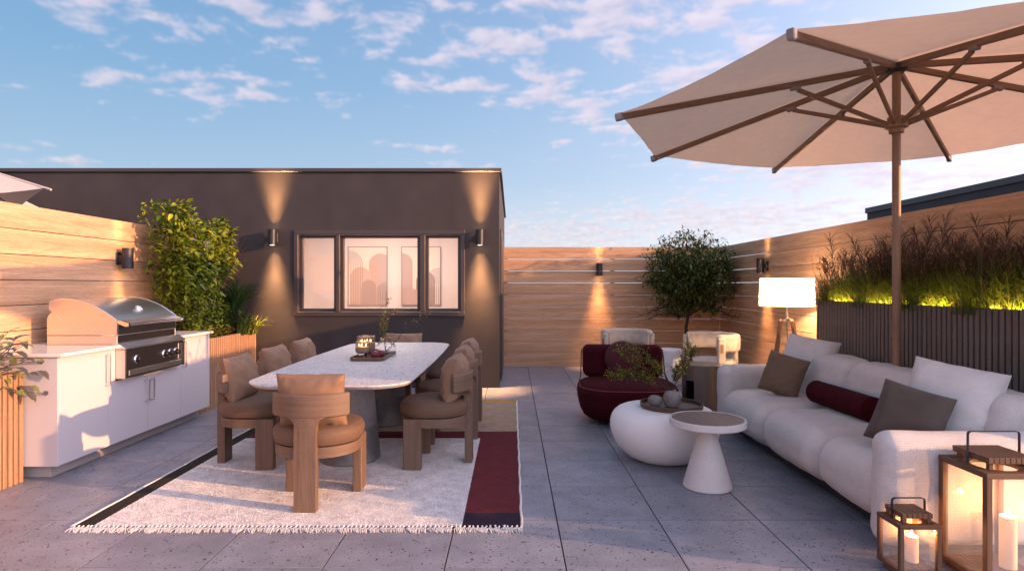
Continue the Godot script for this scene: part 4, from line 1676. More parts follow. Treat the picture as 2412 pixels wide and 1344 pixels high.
func parasol() -> void:
	var t := thing("parasol", "large cream parasol on a wooden pole behind the white sofa", "parasol", at(2.893, 0, 4.5))
	var R := 2.075
	var tip := 2.665
	var hub := 3.075
	var g := G.new()
	g.tube([Vector3(0, 0.05, 0), Vector3(0, 1.5, 0), Vector3(0, 3.02, 0)], 0.029, 20)
	obj("pole", g, M.pole, t)
	g = G.new()
	g.lathe([Vector2(0.0, 0.0), Vector2(0.2, 0.0), Vector2(0.2, 0.03), Vector2(0.05, 0.045), Vector2(0.05, 0.25), Vector2(0.03, 0.25)], 24)
	obj("base", g, M.black, t)
	g = G.new()
	g.lathe([Vector2(0.03, 2.54), Vector2(0.05, 2.545), Vector2(0.052, 2.575), Vector2(0.078, 2.585), Vector2(0.08, 2.62), Vector2(0.062, 2.63), Vector2(0.06, 2.665), Vector2(0.03, 2.668)], 28)
	obj("runner", g, M.pole, t)
	g = G.new()
	g.lathe([Vector2(0.0, 3.0), Vector2(0.055, 3.0), Vector2(0.075, 3.015), Vector2(0.075, 3.05), Vector2(0.04, 3.07), Vector2(0.0, 3.075)], 24)
	obj("hub", g, M.anthracite, t)
	var n := noise(77, 1.0, 3)
	for k in 8:
		var a := TAU * k / 8
		var d := Vector3(cos(a), 0, sin(a))
		var b := Vector3(0, hub - 0.035, 0) + d * 0.06
		var e := Vector3(0, tip, 0) + d * R
		var x := (e - b).normalized()
		var z := Vector3(-d.z, 0, d.x)
		var y := z.cross(x)
		if y.y < 0.0:
			y = -y
			z = -z
		g = G.new()
		g.xf = Transform3D(Basis(x, y, x.cross(y)), (b + e) / 2)
		g.box(Vector3.ZERO, Vector3(b.distance_to(e), 0.045, 0.03), 0.004)
		var rib := obj("rib", g, M.rib, t)
		g = G.new()
		g.xf = Transform3D(Basis(x, y, x.cross(y)), e)
		g.box(Vector3(0.012, 0.004, 0), Vector3(0.055, 0.058, 0.042), 0.006)
		obj("end_cap", g, M.cap, rib)
		# strut
		var sb := Vector3(0, 2.61, 0) + d * 0.07
		var se := b.lerp(e, 0.345) - y * 0.04
		var sx := (se - sb).normalized()
		var sy := z.cross(sx)
		if sy.y < 0.0:
			sy = -sy
		g = G.new()
		g.xf = Transform3D(Basis(sx, sy, sx.cross(sy)), (sb + se) / 2)
		g.box(Vector3.ZERO, Vector3(sb.distance_to(se), 0.032, 0.024), 0.004)
		var strut := obj("strut", g, M.rib, t)
		g = G.new()
		g.xf = Transform3D(Basis(x, y, x.cross(y)), se)
		g.box(Vector3(0.01, 0.012, 0), Vector3(0.075, 0.03, 0.036), 0.006)
		obj("bracket", g, M.cap, strut)
		# canvas panel to the next rib
		var a2 := TAU * (k + 1) / 8
		var d2 := Vector3(cos(a2), 0, sin(a2))
		var rows := []
		for i in 25:
			var f := float(i) / 24
			var row := PackedVector3Array()
			var p0 := Vector3(0, hub + 0.02, 0).lerp(Vector3(0, tip + 0.03, 0) + d * (R + 0.01), f)
			var p1 := Vector3(0, hub + 0.02, 0).lerp(Vector3(0, tip + 0.03, 0) + d2 * (R + 0.01), f)
			for j in 17:
				var q := float(j) / 16
				var c := p0.lerp(p1, q)
				var sag := 4.0 * q * (1.0 - q)
				c.y -= 0.022 * sag * f
				var away := 0.025 * sag * f * f
				c -= (d + d2).normalized() * away
				c.y += 0.009 * minf(1.0, sag * 2.0) * f * n.get_noise_3d(c.x * 2.2, c.z * 2.2, 3.0 * k) + 0.0025 * sag * n.get_noise_2d(f * 30.0 + k * 9.0, q * 5.0)
				row.append(c)
			rows.append(row)
		g = G.new()
		g.grid(rows, false, true)
		obj("canopy_panel", g, M.canvas, t)
	# neighbour's parasol beyond the left fence
	t = thing("parasol", "white parasol corner beyond the left fence", "parasol", at(-6.6, 0, 6.55))
	g = G.new()
	g.tube([Vector3(0, -0.2, 0), Vector3(0, 2.95, 0)], 0.025, 12)
	obj("pole", g, M.pole, t)
	for k in 4:
		var a := TAU * k / 4 + 0.1
		var a2 := TAU * (k + 1) / 4 + 0.1
		var d := Vector3(cos(a), 0, sin(a))
		var d2 := Vector3(cos(a2), 0, sin(a2))
		var rows := []
		for i in 15:
			var f := float(i) / 14
			var row := PackedVector3Array()
			var p0 := Vector3(0, 2.95, 0).lerp(Vector3(0, 2.44, 0) + d * 1.62, f)
			var p1 := Vector3(0, 2.95, 0).lerp(Vector3(0, 2.44, 0) + d2 * 1.62, f)
			for j in 15:
				var q := float(j) / 14
				var c := p0.lerp(p1, q)
				c.y -= 0.14 * 4.0 * q * (1.0 - q) * f
				c -= (d + d2).normalized() * 0.22 * 4.0 * q * (1.0 - q) * f * f
				row.append(c)
			rows.append(row)
		g = G.new()
		g.grid(rows, false, true)
		obj("canopy_panel", g, M.canvas2, t)
		g = G.new()
		g.tube([Vector3(0, 2.93, 0), Vector3(0, 2.42, 0) + d * 1.69], 0.012, 8)
		obj("rib", g, M.canvas2, t)


func make_sconce(label: String, where: Vector3, turn: float, power: float) -> Node3D:
	var t := thing("wall_lamp", label, "wall lamp", where, turn, "up and down wall lamps")
	var g := G.new()
	g.lathe([Vector2(0.044, -0.098), Vector2(0.046, -0.105), Vector2(0.052, -0.105), Vector2(0.0525, -0.103), Vector2(0.0525, 0.103), Vector2(0.052, 0.105), Vector2(0.046, 0.105), Vector2(0.044, 0.098)], 28, Vector3(0, 0, 0.1))
	obj("body", g, M.anthracite, t)
	g = G.new()
	g.box(Vector3(0, 0, 0.0065), Vector3(0.075, 0.13, 0.013), 0.003)
	g.box(Vector3(0, 0, 0.031), Vector3(0.04, 0.075, 0.04), 0.003)
	obj("bracket", g, M.anthracite, t)
	for s in [-1.0, 1.0]:
		g = G.new()
		g.xf = Transform3D(Basis(Vector3.RIGHT, 0.0 if s > 0.0 else PI), Vector3(0, 0, 0.1))
		g.lathe([Vector2(0.046, 0.093), Vector2(0.044, 0.1), Vector2(0.03, 0.103), Vector2(0.0, 0.104)], 20)
		obj("lens", g, M.lens, t)
		var l := SpotLight3D.new()
		l.name = "spot"
		l.position = Vector3(0, s * 0.112, 0.1)
		l.rotation.x = s * PI / 2
		l.spot_angle = 24.0
		l.spot_angle_attenuation = 1.0
		l.spot_range = 30.0
		l.spot_attenuation = 2.0
		l.light_energy = power
		l.light_color = lin(1.0, 0.5, 0.2)
		l.light_size = 0.085
		l.shadow_enabled = true
		t.add_child(l, true)
	return t


func lights() -> void:
	make_sconce("black cylinder wall lamp on the dark wall left of the window", at(-3.246, 2.05, 8.19), 0.0, 12.0)
	make_sconce("black cylinder wall lamp on the dark wall right of the window", at(-0.435, 2.05, 8.19), 0.0, 12.0)
	make_sconce("black cylinder wall lamp on the left fence above the grill", at(-4.02, 1.675, 6.1), PI / 2, 2.8)
	make_sconce("black cylinder wall lamp on the back fence left of the tree", at(1.495, 1.675, 10.33), 0.0, 3.2)
	make_sconce("black cylinder wall lamp on the right fence above the floor lamp", at(3.59, 1.675, 8.4), -PI / 2, 3.2)
	# light strip inside the rim of the dark planter
	var g := G.new()
	g.box(at(3.165, 1.232, 4.5), Vector3(0.012, 0.01, 3.0))
	tag(obj("light_strip", g, M.led), "yellow light strip along the inside rim of the dark planter", "light strip")
	var l := AreaLight3D.new()
	l.name = "strip_light"
	l.area_size = Vector2(0.014, 3.0)
	l.light_energy = 1.1
	l.light_color = lin(1.0, 0.68, 0.06)
	l.area_range = 10.0
	l.area_attenuation = 2.0
	l.shadow_enabled = true
	add_child(l, true)
	l.position = at(3.17, 1.242, 4.5)
	var z := Vector3(-0.55, -0.83, 0.0).normalized()
	var y := Vector3(0, 0, 1)
	l.basis = Basis(y.cross(z), y, z)


func leaf_meshes() -> Array:
	var o := []
	for k in 4:
		var g := G.new()
		g.leaf(Vector3.ZERO, Vector3(0, 0, 1), Vector3.UP, 1.0, 0.42 + 0.04 * k, 0.2 + 0.1 * k, 0.1 + 0.12 * k)
		o.append(g.mesh())
	return o


func single_leaf(parent: Node, mesh: Mesh, m: Material, where: Vector3, d: Vector3, up: Vector3, length: float) -> void:
	var x := up.cross(d).normalized()
	var o := obj("leaf", mesh, m, parent)
	o.transform = Transform3D(Basis(x, d.cross(x), d).scaled(Vector3.ONE * length), where)


func bough(r: RandomNumberGenerator, a: Vector3, d: Vector3, length: float, n: int, droop: float) -> Array:
	var o := [a]
	var q := a
	for k in n:
		d = (d + Vector3(r.randf_range(-0.3, 0.3), r.randf_range(-0.2, 0.2) - droop, r.randf_range(-0.3, 0.3))).normalized()
		q += d * length / n
		o.append(q)
	return o


func taper(a: float, b: float, n: int) -> Array:
	var o := []
	for k in n:
		o.append(lerpf(a, b, float(k) / (n - 1)))
	return o


func blades(g: G, r: RandomNumberGenerator, where: Vector3, n: int, h: float, spread: float, width: float, tones: Array, foot := 0.06, droop := 1.0) -> void:
	for k in n:
		var a := r.randf() * TAU
		var d := Vector3(cos(a), 0, sin(a))
		var s := Vector3(-d.z, 0, d.x)
		var hh := h * r.randf_range(0.6, 1.1)
		var out := spread * r.randf_range(0.2, 1.1)
		var q := where + d * foot * sqrt(r.randf()) + s * r.randf_range(-foot, foot)
		var rows := []
		var wv := width * r.randf_range(0.7, 1.2)
		for i in 7:
			var f := i / 6.0
			var c := q + d * out * pow(f, 1.5) + Vector3.UP * hh * (f - droop * 0.42 * pow(f, 3.0) * out / maxf(spread, 0.001))
			var ww := wv * (1.0 - 0.9 * f * f) * 0.5
			rows.append(PackedVector3Array([c - s * ww, c + s * ww]))
		g.col = tones[r.randi() % tones.size()]
		g.grid(rows)


func plume(r: RandomNumberGenerator, where: Vector3, h: float, lean: Vector3, tone: Color) -> G:
	var g := G.new()
	g.col = tone
	var path := []
	for i in 6:
		var f := i / 5.0
		path.append(where + Vector3.UP * h * f + lean * f * f)
	g.tube(path, taper(0.0022, 0.0012, 6), 4)
	for k in 30:
		var f := 0.6 + 0.4 * k / 29.0
		var q := where + Vector3.UP * h * f + lean * f * f
		var a := r.randf() * TAU
		var d := Vector3(cos(a) * 0.42, 1.0, sin(a) * 0.42).normalized()
		var len := h * 0.24 * (1.25 - f * 0.6)
		var s := d.cross(Vector3(sin(a), 0, cos(a))).normalized()
		var rows := []
		for i in 4:
			var e := i / 3.0
			var c := q + d * len * e + Vector3(cos(a), 0, sin(a)) * len * 0.3 * e * e - Vector3.UP * len * 0.12 * e * e
			var ww: float = [0.001, 0.0026, 0.0022, 0.0005][i]
			rows.append(PackedVector3Array([c - s * ww, c + s * ww]))
		g.grid(rows)
	return g


func greenery() -> void:
	var lm := leaf_meshes()
	var greens := [M.leaf_a, M.leaf_b, M.leaf_a, M.leaf_c]
	# hedge panel at the end of the kitchen
	var r := RandomNumberGenerator.new()
	r.seed = 101
	var t := thing("hedge", "tall leafy hedge, sunlit yellow green on top, behind the grill", "hedge")
	var g := G.new()
	var n := noise(300, 1.3, 3)
	var picked := 0
	var stems := G.new()
	for k in 26:
		var z := r.randf_range(6.55, 7.8)
		var a := at(r.randf_range(-3.9, -3.6), 0.76, z)
		var pth := bough(r, a, Vector3(r.randf_range(-0.1, 0.15), 1, r.randf_range(-0.15, 0.15)), r.randf_range(0.9, 1.4), 7, -0.05)
		stems.tube(pth, taper(0.009, 0.003, 8), 5)
	obj("stems", stems, M.twig, t)
	var tries := 0
	var count := 0
	while count < 8500 and tries < 90000:
		tries += 1
		var u := r.randf()
		var z := lerpf(6.28, 7.86, u)
		var y := r.randf_range(0.78, 2.3)
		var top := 2.14 + 0.16 * exp(-pow((u - 0.1) / 0.16, 2.0)) - 0.1 * exp(-pow((u - 0.5) / 0.2, 2.0)) + 0.09 * exp(-pow((u - 0.85) / 0.12, 2.0)) + 0.05 * n.get_noise_2d(z * 6.0, 0.0)
		if y > top:
			continue
		if y < 1.5 and z < 6.28 + (1.5 - y) * 0.35:
			continue
		if y < 1.6 and y > 1.18 and u > 0.7:
			continue
		var depth := pow(r.randf(), 1.8)
		var front := -3.46 - 0.16 * u + 0.1 * n.get_noise_2d(z * 3.0, y * 3.0) + 0.08 * clampf(1.2 - y, 0.0, 0.4)
		if y > 1.9:
			front -= 0.05
		var x := front - depth * 0.4
		x = maxf(x, -3.99)
		var d := Vector3(r.randf_range(0.0, 1.0), r.randf_range(-0.5, 0.7), r.randf_range(-0.9, 0.9)).normalized()
		var len := r.randf_range(0.05, 0.1) * (0.7 if y < 1.25 else 1.0)
		var up := Vector3(0.5, 1.0, r.randf_range(-0.6, 0.6)).normalized()
		count += 1
		if depth < 0.1 and picked < 300:
			picked += 1
			single_leaf(t, lm[r.randi() % 4], greens[r.randi() % 4], at(x, y, z), d, up, len * 1.05)
		else:
			var tone := r.randf()
			g.col = Color(0.06, 0.1, 0.01).lerp(Color(0.34, 0.37, 0.022), tone * tone)
			g.leaf(at(x, y, z), d, up, len, len * 0.44, 0.3, 0.2)
	obj("foliage", g, M.leafy, t).set_meta("kind", "stuff")
	# strap leaved plants beside the hedge
	var strap := [Color(0.03, 0.06, 0.018), Color(0.045, 0.085, 0.02), Color(0.06, 0.1, 0.025)]
	var straps := [
		["strap_plant", "dark strap-leaved plant against the dark wall, upper of two beside the hedge", at(-3.5, 1.1, 7.6), 110, 0.5, 0.42, 0.022, strap],
		["strap_plant", "dark strap-leaved plant in the ribbed planter, lower of two beside the hedge", at(-3.42, 0.78, 7.55), 110, 0.44, 0.36, 0.02, strap],
		["fern", "yellow green arching grass at the right end of the ribbed planter", at(-3.36, 0.78, 7.75), 90, 0.3, 0.34, 0.018, [Color(0.16, 0.2, 0.03), Color(0.22, 0.24, 0.04), Color(0.1, 0.15, 0.03)]],
	]
	for s in straps:
		var o := thing(s[0], s[1], "plant", s[2])
		g = G.new()
		blades(g, r, Vector3.ZERO, s[3], s[4], s[5], s[6], s[7], 0.05, 1.3)
		obj("leaves", g, M.leafy, o)
		g = G.new()
		g.tube([Vector3(0, 0.77 - s[2].y, 0), Vector3(0, 0.04, 0)], 0.025, 7)
		obj("stem", g, M.bark, o)
	g = G.new()
	for k in 900:
		var q := at(r.randf_range(-3.95, -3.4), r.randf_range(0.77, 0.88), r.randf_range(6.5, 7.93))
		g.col = [Color(0.1, 0.03, 0.025), Color(0.12, 0.09, 0.03), Color(0.05, 0.07, 0.02)][r.randi() % 3]
		g.leaf(q, Vector3(r.randf_range(-1, 1), r.randf_range(-0.2, 0.8), r.randf_range(-1, 1)).normalized(), Vector3(0.1, 1, 0.1), 0.035, 0.017)
	var gc := obj("ground_cover", g, M.leafy)
	gc.set_meta("kind", "stuff")
	gc.set_meta("label", "low reddish ground cover spilling over the rim of the ribbed planter by the wall")
	gc.set_meta("category", "ground cover")
	# broad leaved shrub at the left edge
	t = thing("shrub", "broad-leaved shrub reaching over the worktop at the left edge", "shrub", at(-3.72, 0.74, 4.0))
	r.seed = 55
	for k in 16:
		g = G.new()
		var aim: Vector3 = [Vector3(0.35, 0.55, -0.28), Vector3(0.45, 0.25, -0.2), Vector3(0.2, 0.8, 0.1), Vector3(0.5, 0.05, -0.35), Vector3(0.1, 0.6, -0.4), Vector3(0.45, 0.4, 0.1), Vector3(0.3, 0.15, 0.2), Vector3(0.42, -0.05, -0.1), Vector3(0.25, 0.45, -0.5)][k % 9]
		var pth := bough(r, Vector3(0.05, 0, 0), aim.normalized(), 0.38 + 0.06 * r.randf(), 6, 0.02)
		g.tube(pth, taper(0.006, 0.002, 7), 5)
		obj("branch", g, M.twig, t)
		for i in range(1, 7):
			for s in 2:
				var d: Vector3 = (pth[i] - pth[i - 1]).normalized()
				var side := d.cross(Vector3.UP).normalized() * (1.0 if (i + s) % 2 else -1.0)
				var dd := (d * 0.5 + side * 0.8 + Vector3(0, r.randf_range(-0.5, 0.5), 0)).normalized()
				single_leaf(t, lm[r.randi() % 4], [M.leaf_a, M.leaf_d, M.leaf_b, M.leaf_d][r.randi() % 4], pth[i], dd, (Vector3.UP + side * 0.3).normalized(), r.randf_range(0.07, 0.115))
	# small tree
	t = thing("tree", "small round-crowned tree in the back corner of the terrace", "tree", at(2.83, 0, 9.62))
	r.seed = 77
	g = G.new()
	var trunk := [Vector3(0.05, 0, 0), Vector3(0.04, 0.3, 0.01), Vector3(-0.02, 0.55, 0.0), Vector3(-0.035, 0.72, 0.02), Vector3(0.0, 0.9, 0.0), Vector3(0.0, 1.05, 0.02), Vector3(0.02, 1.25, 0)]
	g.tube(trunk, taper(0.034, 0.02, 7), 9)
	obj("trunk", g, M.bark, t)
	var ends := []
	for k in 16:
		var a := TAU * k / 16.0 + r.randf_range(-0.3, 0.3)
		var rise := r.randf_range(0.1, 1.5)
		g = G.new()
		var pth := bough(r, trunk[4 + k % 3], Vector3(cos(a), rise, sin(a)).normalized(), r.randf_range(0.6, 0.9), 7, 0.02)
		g.tube(pth, taper(0.014, 0.004, 8), 6)
		for i in range(2, 8):
			for s in 3:
				var d := Vector3(r.randf_range(-1, 1), r.randf_range(-0.35, 0.9), r.randf_range(-1, 1)).normalized()
				var sub := bough(r, pth[i], d, r.randf_range(0.14, 0.3), 4, 0.03)
				g.tube(sub, taper(0.0045, 0.0015, 5), 4)
				ends.append(sub)
		obj("branch", g, M.bark, t)
	g = G.new()
	var mid := Vector3(0.02, 1.63, 0)
	var lump := noise(310, 1.6, 2)
	for sub in ends:
		for k in 26:
			var i := r.randi_range(1, 4)
			var q: Vector3 = sub[i] + Vector3(r.randf_range(-1, 1), r.randf_range(-1, 1), r.randf_range(-1, 1)) * 0.05
			var e := (q - mid) / Vector3(0.84, 0.76, 0.74)
			if e.length() > 1.0 + 0.25 * lump.get_noise_3dv(q * 2.0):
				continue
			var d := Vector3(r.randf_range(-1, 1), r.randf_range(-0.7, 0.7), r.randf_range(-1, 1)).normalized()
			var tone := r.randf()
			g.col = Color(0.04, 0.07, 0.018).lerp(Color(0.15, 0.18, 0.045), tone * tone)
			if q.y > 1.95 and r.randf() < 0.22:
				g.col = Color(0.22, 0.12, 0.06)
			var len := r.randf_range(0.045, 0.085)
			g.leaf(q, d, Vector3.UP, len, len * 0.38, 0.2, 0.25)
	for k in 6500:
		var d := Vector3(r.randfn(), r.randfn(), r.randfn()).normalized()
		var rad := pow(r.randf(), 0.4) * (0.93 + 0.28 * lump.get_noise_3dv(d * 1.7))
		var q := mid + d * Vector3(0.78, 0.7, 0.7) * rad
		if q.y < 1.2 and r.randf() < 0.4:
			continue
		var tone := r.randf()
		g.col = Color(0.04, 0.07, 0.018).lerp(Color(0.15, 0.18, 0.045), tone * tone)
		if q.y > 1.95 and r.randf() < 0.22:
			g.col = Color(0.22, 0.12, 0.06)
		var len := r.randf_range(0.055, 0.095)
		g.leaf(q, Vector3(r.randf_range(-1, 1), r.randf_range(-0.7, 0.7), r.randf_range(-1, 1)).normalized(), Vector3.UP, len, len * 0.38, 0.2, 0.25)
	obj("crown", g, M.leafy, t).set_meta("kind", "stuff")
	# ornamental grasses in the dark planter
	r.seed = 91
	var tones := [Color(0.05, 0.1, 0.016), Color(0.08, 0.145, 0.022), Color(0.13, 0.17, 0.03), Color(0.06, 0.07, 0.022), Color(0.15, 0.115, 0.055)]
	for k in 14:
		var z := 6.0 - 0.215 * k
		var o := thing("grass_clump", "%s tuft of feathery brown-plumed grass from the far end of the dark planter" % ORDER[k], "ornamental grass", at(3.27 + 0.1 * (k % 3), 1.2, z), 0.0, "plumed grasses in the dark planter")
		g = G.new()
		blades(g, r, Vector3.ZERO, 380, r.randf_range(0.42, 0.58), 0.34, 0.006, tones, 0.12, 1.5)
		blades(g, r, Vector3(-0.06, 0, 0), 170, r.randf_range(0.22, 0.32), 0.24, 0.006, tones, 0.12, 1.6)
		blades(g, r, Vector3(-0.08, 0.0, 0), 70, 0.34, 0.46, 0.0055, [Color(0.15, 0.17, 0.04), Color(0.2, 0.16, 0.08), Color(0.09, 0.13, 0.03)], 0.14, 1.9)
		obj("blades", g, M.leafy, o)
		for s in 7:
			var a := r.randf() * TAU
			var big := r.randf()
			var gg := plume(r, Vector3(cos(a), 0, sin(a)) * 0.08, lerpf(0.42, 0.72, big * big), Vector3(cos(a), 0, sin(a)) * r.randf_range(0.04, 0.2), Color(0.12, 0.078, 0.055) if r.randf() < 0.7 else Color(0.16, 0.09, 0.06))
			obj("plume", gg, M.leafy, o)
		g = G.new()
		for s in 60:
			var a := r.randf() * TAU
			var q := Vector3(cos(a), 0, sin(a)) * 0.13 * sqrt(r.randf()) + Vector3(0.04, 0, 0)
			var pth := bough(r, q, Vector3(r.randf_range(-0.2, 0.2), 1, r.randf_range(-0.2, 0.2)), r.randf_range(0.4, 0.6), 5, 0.0)
			g.col = Color(0.07, 0.045, 0.034)
			g.tube(pth, taper(0.0016, 0.0008, 6), 3)
			for e in 9:
				var c: Vector3 = pth[2 + e % 4].lerp(pth[3 + e % 3], r.randf())
				g.leaf(c, Vector3(r.randf_range(-1, 1), r.randf_range(0.1, 1.0), r.randf_range(-1, 1)).normalized(), Vector3.UP, 0.03, 0.007)
		obj("seed_heads", g, M.leafy, o).set_meta("kind", "stuff")


func candle(label: String, where: Vector3, r: float, h: float, power: float) -> void:
	var t := thing("candle", label, "candle", where)
	var g := G.new()
	g.lathe([Vector2(0.0, 0.0), Vector2(r, 0.0), Vector2(r, h - 0.004), Vector2(r - 0.003, h), Vector2(r - 0.008, h - 0.003), Vector2(0.0, h - 0.008)], 32)
	obj("wax", g, M.wax, t)
	g = G.new()
	g.tube([Vector3(0, h - 0.009, 0), Vector3(0.001, h + 0.006, 0)], 0.0012, 5)
	obj("wick", g, M.wick, t)
	flame(t, Vector3(0, h + 0.004, 0), 1.0)
	lamp_omni(t, Vector3(0, h + 0.016, 0), power, Color(1.0, 0.42, 0.12), 0.012)


func flame(parent: Node, where: Vector3, s: float) -> void:
	var g := G.new()
	g.lathe([Vector2(0.0, 0.0), Vector2(0.0035 * s, 0.003 * s), Vector2(0.0052 * s, 0.009 * s), Vector2(0.0042 * s, 0.017 * s), Vector2(0.0018 * s, 0.026 * s), Vector2(0.0, 0.032 * s)], 12)
	obj("flame", g, M.flame, parent, where)


func make_lantern(label: String, x0: float, x1: float, z0: float, z1: float, top: float, post: float, handle: float) -> void:
	# wooden lantern between x0..x1 and depths z0..z1
	var w := x1 - x0
	var d := z1 - z0
	var t := thing("lantern", label, "lantern", at((x0 + x1) / 2, 0, (z0 + z1) / 2))
	var g := G.new()
	g.box(Vector3(0, 0.012, 0), Vector3(w - 0.04, 0.024, d - 0.04), 0.002)
	obj("foot", g, M.lantern, t)
	var rail := post * 0.9
	for y in [0.026 + rail / 2, top - rail / 2]:
		for s in [-1.0, 1.0]:
			g = G.new()
			g.box(Vector3(0, y, s * (d / 2 - post / 2)), Vector3(w, rail, post), 0.002)
			obj("rail", g, M.lantern, t)
			g = G.new()
			g.box(Vector3(s * (w / 2 - post / 2), y, 0), Vector3(post, rail, d - 2 * post), 0.002)
			obj("rail", g, M.lantern_up, t)
	for sx in [-1.0, 1.0]:
		for sz in [-1.0, 1.0]:
			g = G.new()
			g.box(Vector3(sx * (w / 2 - post / 2), (top + 0.026) / 2, sz * (d / 2 - post / 2)), Vector3(post - 0.002, top - 0.026 - 2 * rail, post - 0.002), 0.002)
			obj("post", g, M.lantern_up, t)
	# floor and top boards of narrow planks with an opening in the top
	var n := int(round((w - 2 * post) / 0.026))
	var pw := (w - 2 * post) / n
	for k in n:
		g = G.new()
		g.box(Vector3(-w / 2 + post + pw * (k + 0.5), 0.026 + rail * 0.5, 0), Vector3(pw - 0.0025, rail * 0.9, d - 2 * post), 0.0012)
		obj("plank", g, M.lantern_up, t)
	g = G.new()
	var hole := minf(w, d) * 0.3
	var sq := []
	var ci := []
	for k in 40:
		var a := TAU * k / 40
		var c := Vector2(cos(a), sin(a))
		ci.append(c * hole)
		sq.append(c / maxf(absf(c.x) / (w / 2 - post), absf(c.y) / (d / 2 - post)))
	for y in [top - rail * 0.25, top - rail * 0.75]:
		var r0 := PackedVector3Array()
		var r1 := PackedVector3Array()
		for k in 40:
			r0.append(Vector3(ci[k].x, y, -ci[k].y))
			r1.append(Vector3(sq[k].x, y, -sq[k].y))
		g.grid([r1, r0], true, y < top - rail * 0.5)
	var c0 := PackedVector3Array()
	var c1 := PackedVector3Array()
	for k in 40:
		c0.append(Vector3(ci[k].x, top - rail * 0.25, -ci[k].y))
		c1.append(Vector3(ci[k].x, top - rail * 0.75, -ci[k].y))
	g.grid([c0, c1], true)
	obj("top_board", g, M.lantern_up, t)
	# roof slab of planks on four blocks
	var rw := w * 0.74
	var rd := d * 0.74
	var ry := top + 0.012 + w * 0.06
	var rt := 0.013 + w * 0.05
	for sx in [-1.0, 1.0]:
		for sz in [-1.0, 1.0]:
			g = G.new()
			g.box(Vector3(sx * rw * 0.4, (top + ry) / 2, sz * rd * 0.4), Vector3(0.02, ry - top, 0.02), 0.001)
			obj("block", g, M.lantern, t)
	n = int(round(rw / 0.026))
	pw = rw / n
	for k in n:
		g = G.new()
		g.box(Vector3(-rw / 2 + pw * (k + 0.5), ry + rt / 2, 0), Vector3(pw - 0.002, rt, rd), 0.0014)
		obj("plank", g, M.lantern_up, t)
	# flat metal handle
	var hw := rw * 0.54
	g = G.new()
	var path := [Vector3(-hw, top + 0.002, 0), Vector3(-hw, handle - 0.014, 0), Vector3(-hw + 0.004, handle - 0.004, 0), Vector3(-hw + 0.014, handle, 0), Vector3(hw - 0.014, handle, 0), Vector3(hw - 0.004, handle - 0.004, 0), Vector3(hw, handle - 0.014, 0), Vector3(hw, top + 0.002, 0)]
	for k in path.size() - 1:
		var a: Vector3 = path[k]
		var b: Vector3 = path[k + 1]
		var y := (b - a).normalized()
		g.xf = Transform3D(Basis(y.cross(Vector3(0, 0, 1)), y, Vector3(0, 0, 1)), (a + b) / 2)
		g.box(Vector3.ZERO, Vector3(0.0035, a.distance_to(b) + 0.001, 0.013))
	obj("handle", g, M.anthracite, t)
	# glass
	for s in [-1.0, 1.0]:
		g = G.new()
		g.box(Vector3(0, (top + 0.026) / 2, s * (d / 2 - post * 0.6)), Vector3(w - 2 * post, top - 0.026 - 2 * rail, 0.003))
		obj("pane", g, M.glass, t)
		g = G.new()
		g.box(Vector3(s * (w / 2 - post * 0.6), (top + 0.026) / 2, 0), Vector3(0.003, top - 0.026 - 2 * rail, d - 2 * post))
		obj("pane", g, M.glass, t)


func ribbed_cup(label: String, where: Vector3, r: float, h: float, foot: float, flames: int, power: float) -> void:
	var t := thing("candle_jar", label, "candle", where)
	var rows := []
	var g := G.new()
	for q in [Vector2(r * 0.8, foot), Vector2(r * 0.95, foot + 0.008), Vector2(r, foot + 0.02), Vector2(r, foot + h)]:
		var row := PackedVector3Array()
		for k in 96:
			var a := TAU * k / 96
			var rr: float = q.x * (1.0 + 0.022 * cos(a * 24.0))
			row.append(Vector3(cos(a) * rr, q.y, -sin(a) * rr))
		rows.append(row)
	g.grid(rows, true)
	g.lathe([Vector2(0.0, foot), Vector2(r * 0.8, foot)], 32)
	obj("glass", g, M.smoke, t)
	g = G.new()
	var path := []
	for k in 41:
		path.append(Vector3(cos(TAU * k / 40) * r, foot + h, sin(TAU * k / 40) * r))
	g.tube(path, 0.0016, 5, false)
	obj("rim", g, M.chrome, t)
	if foot > 0.01:
		g = G.new()
		g.lathe([Vector2(0.0, 0.0), Vector2(r * 0.56, 0.0), Vector2(r * 0.56, foot - 0.001), Vector2(0.0, foot - 0.001)], 28)
		obj("foot", g, M.chrome, t)
	g = G.new()
	g.lathe([Vector2(0.0, foot + 0.004), Vector2(r * 0.82, foot + 0.004), Vector2(r * 0.93, foot + 0.02), Vector2(r * 0.93, foot + h * 0.55), Vector2(0.0, foot + h * 0.55)], 36)
	obj("wax", g, M.wax_jar, t)
	for k in flames:
		var a := TAU * k / flames + 0.5
		flame(t, Vector3(cos(a) * r * 0.55, foot + h * 0.55 + 0.004, sin(a) * r * 0.55), 0.8)
	lamp_omni(t, Vector3(0, foot + h * 0.55 + 0.02, 0), power, Color(1.0, 0.52, 0.2), 0.03)


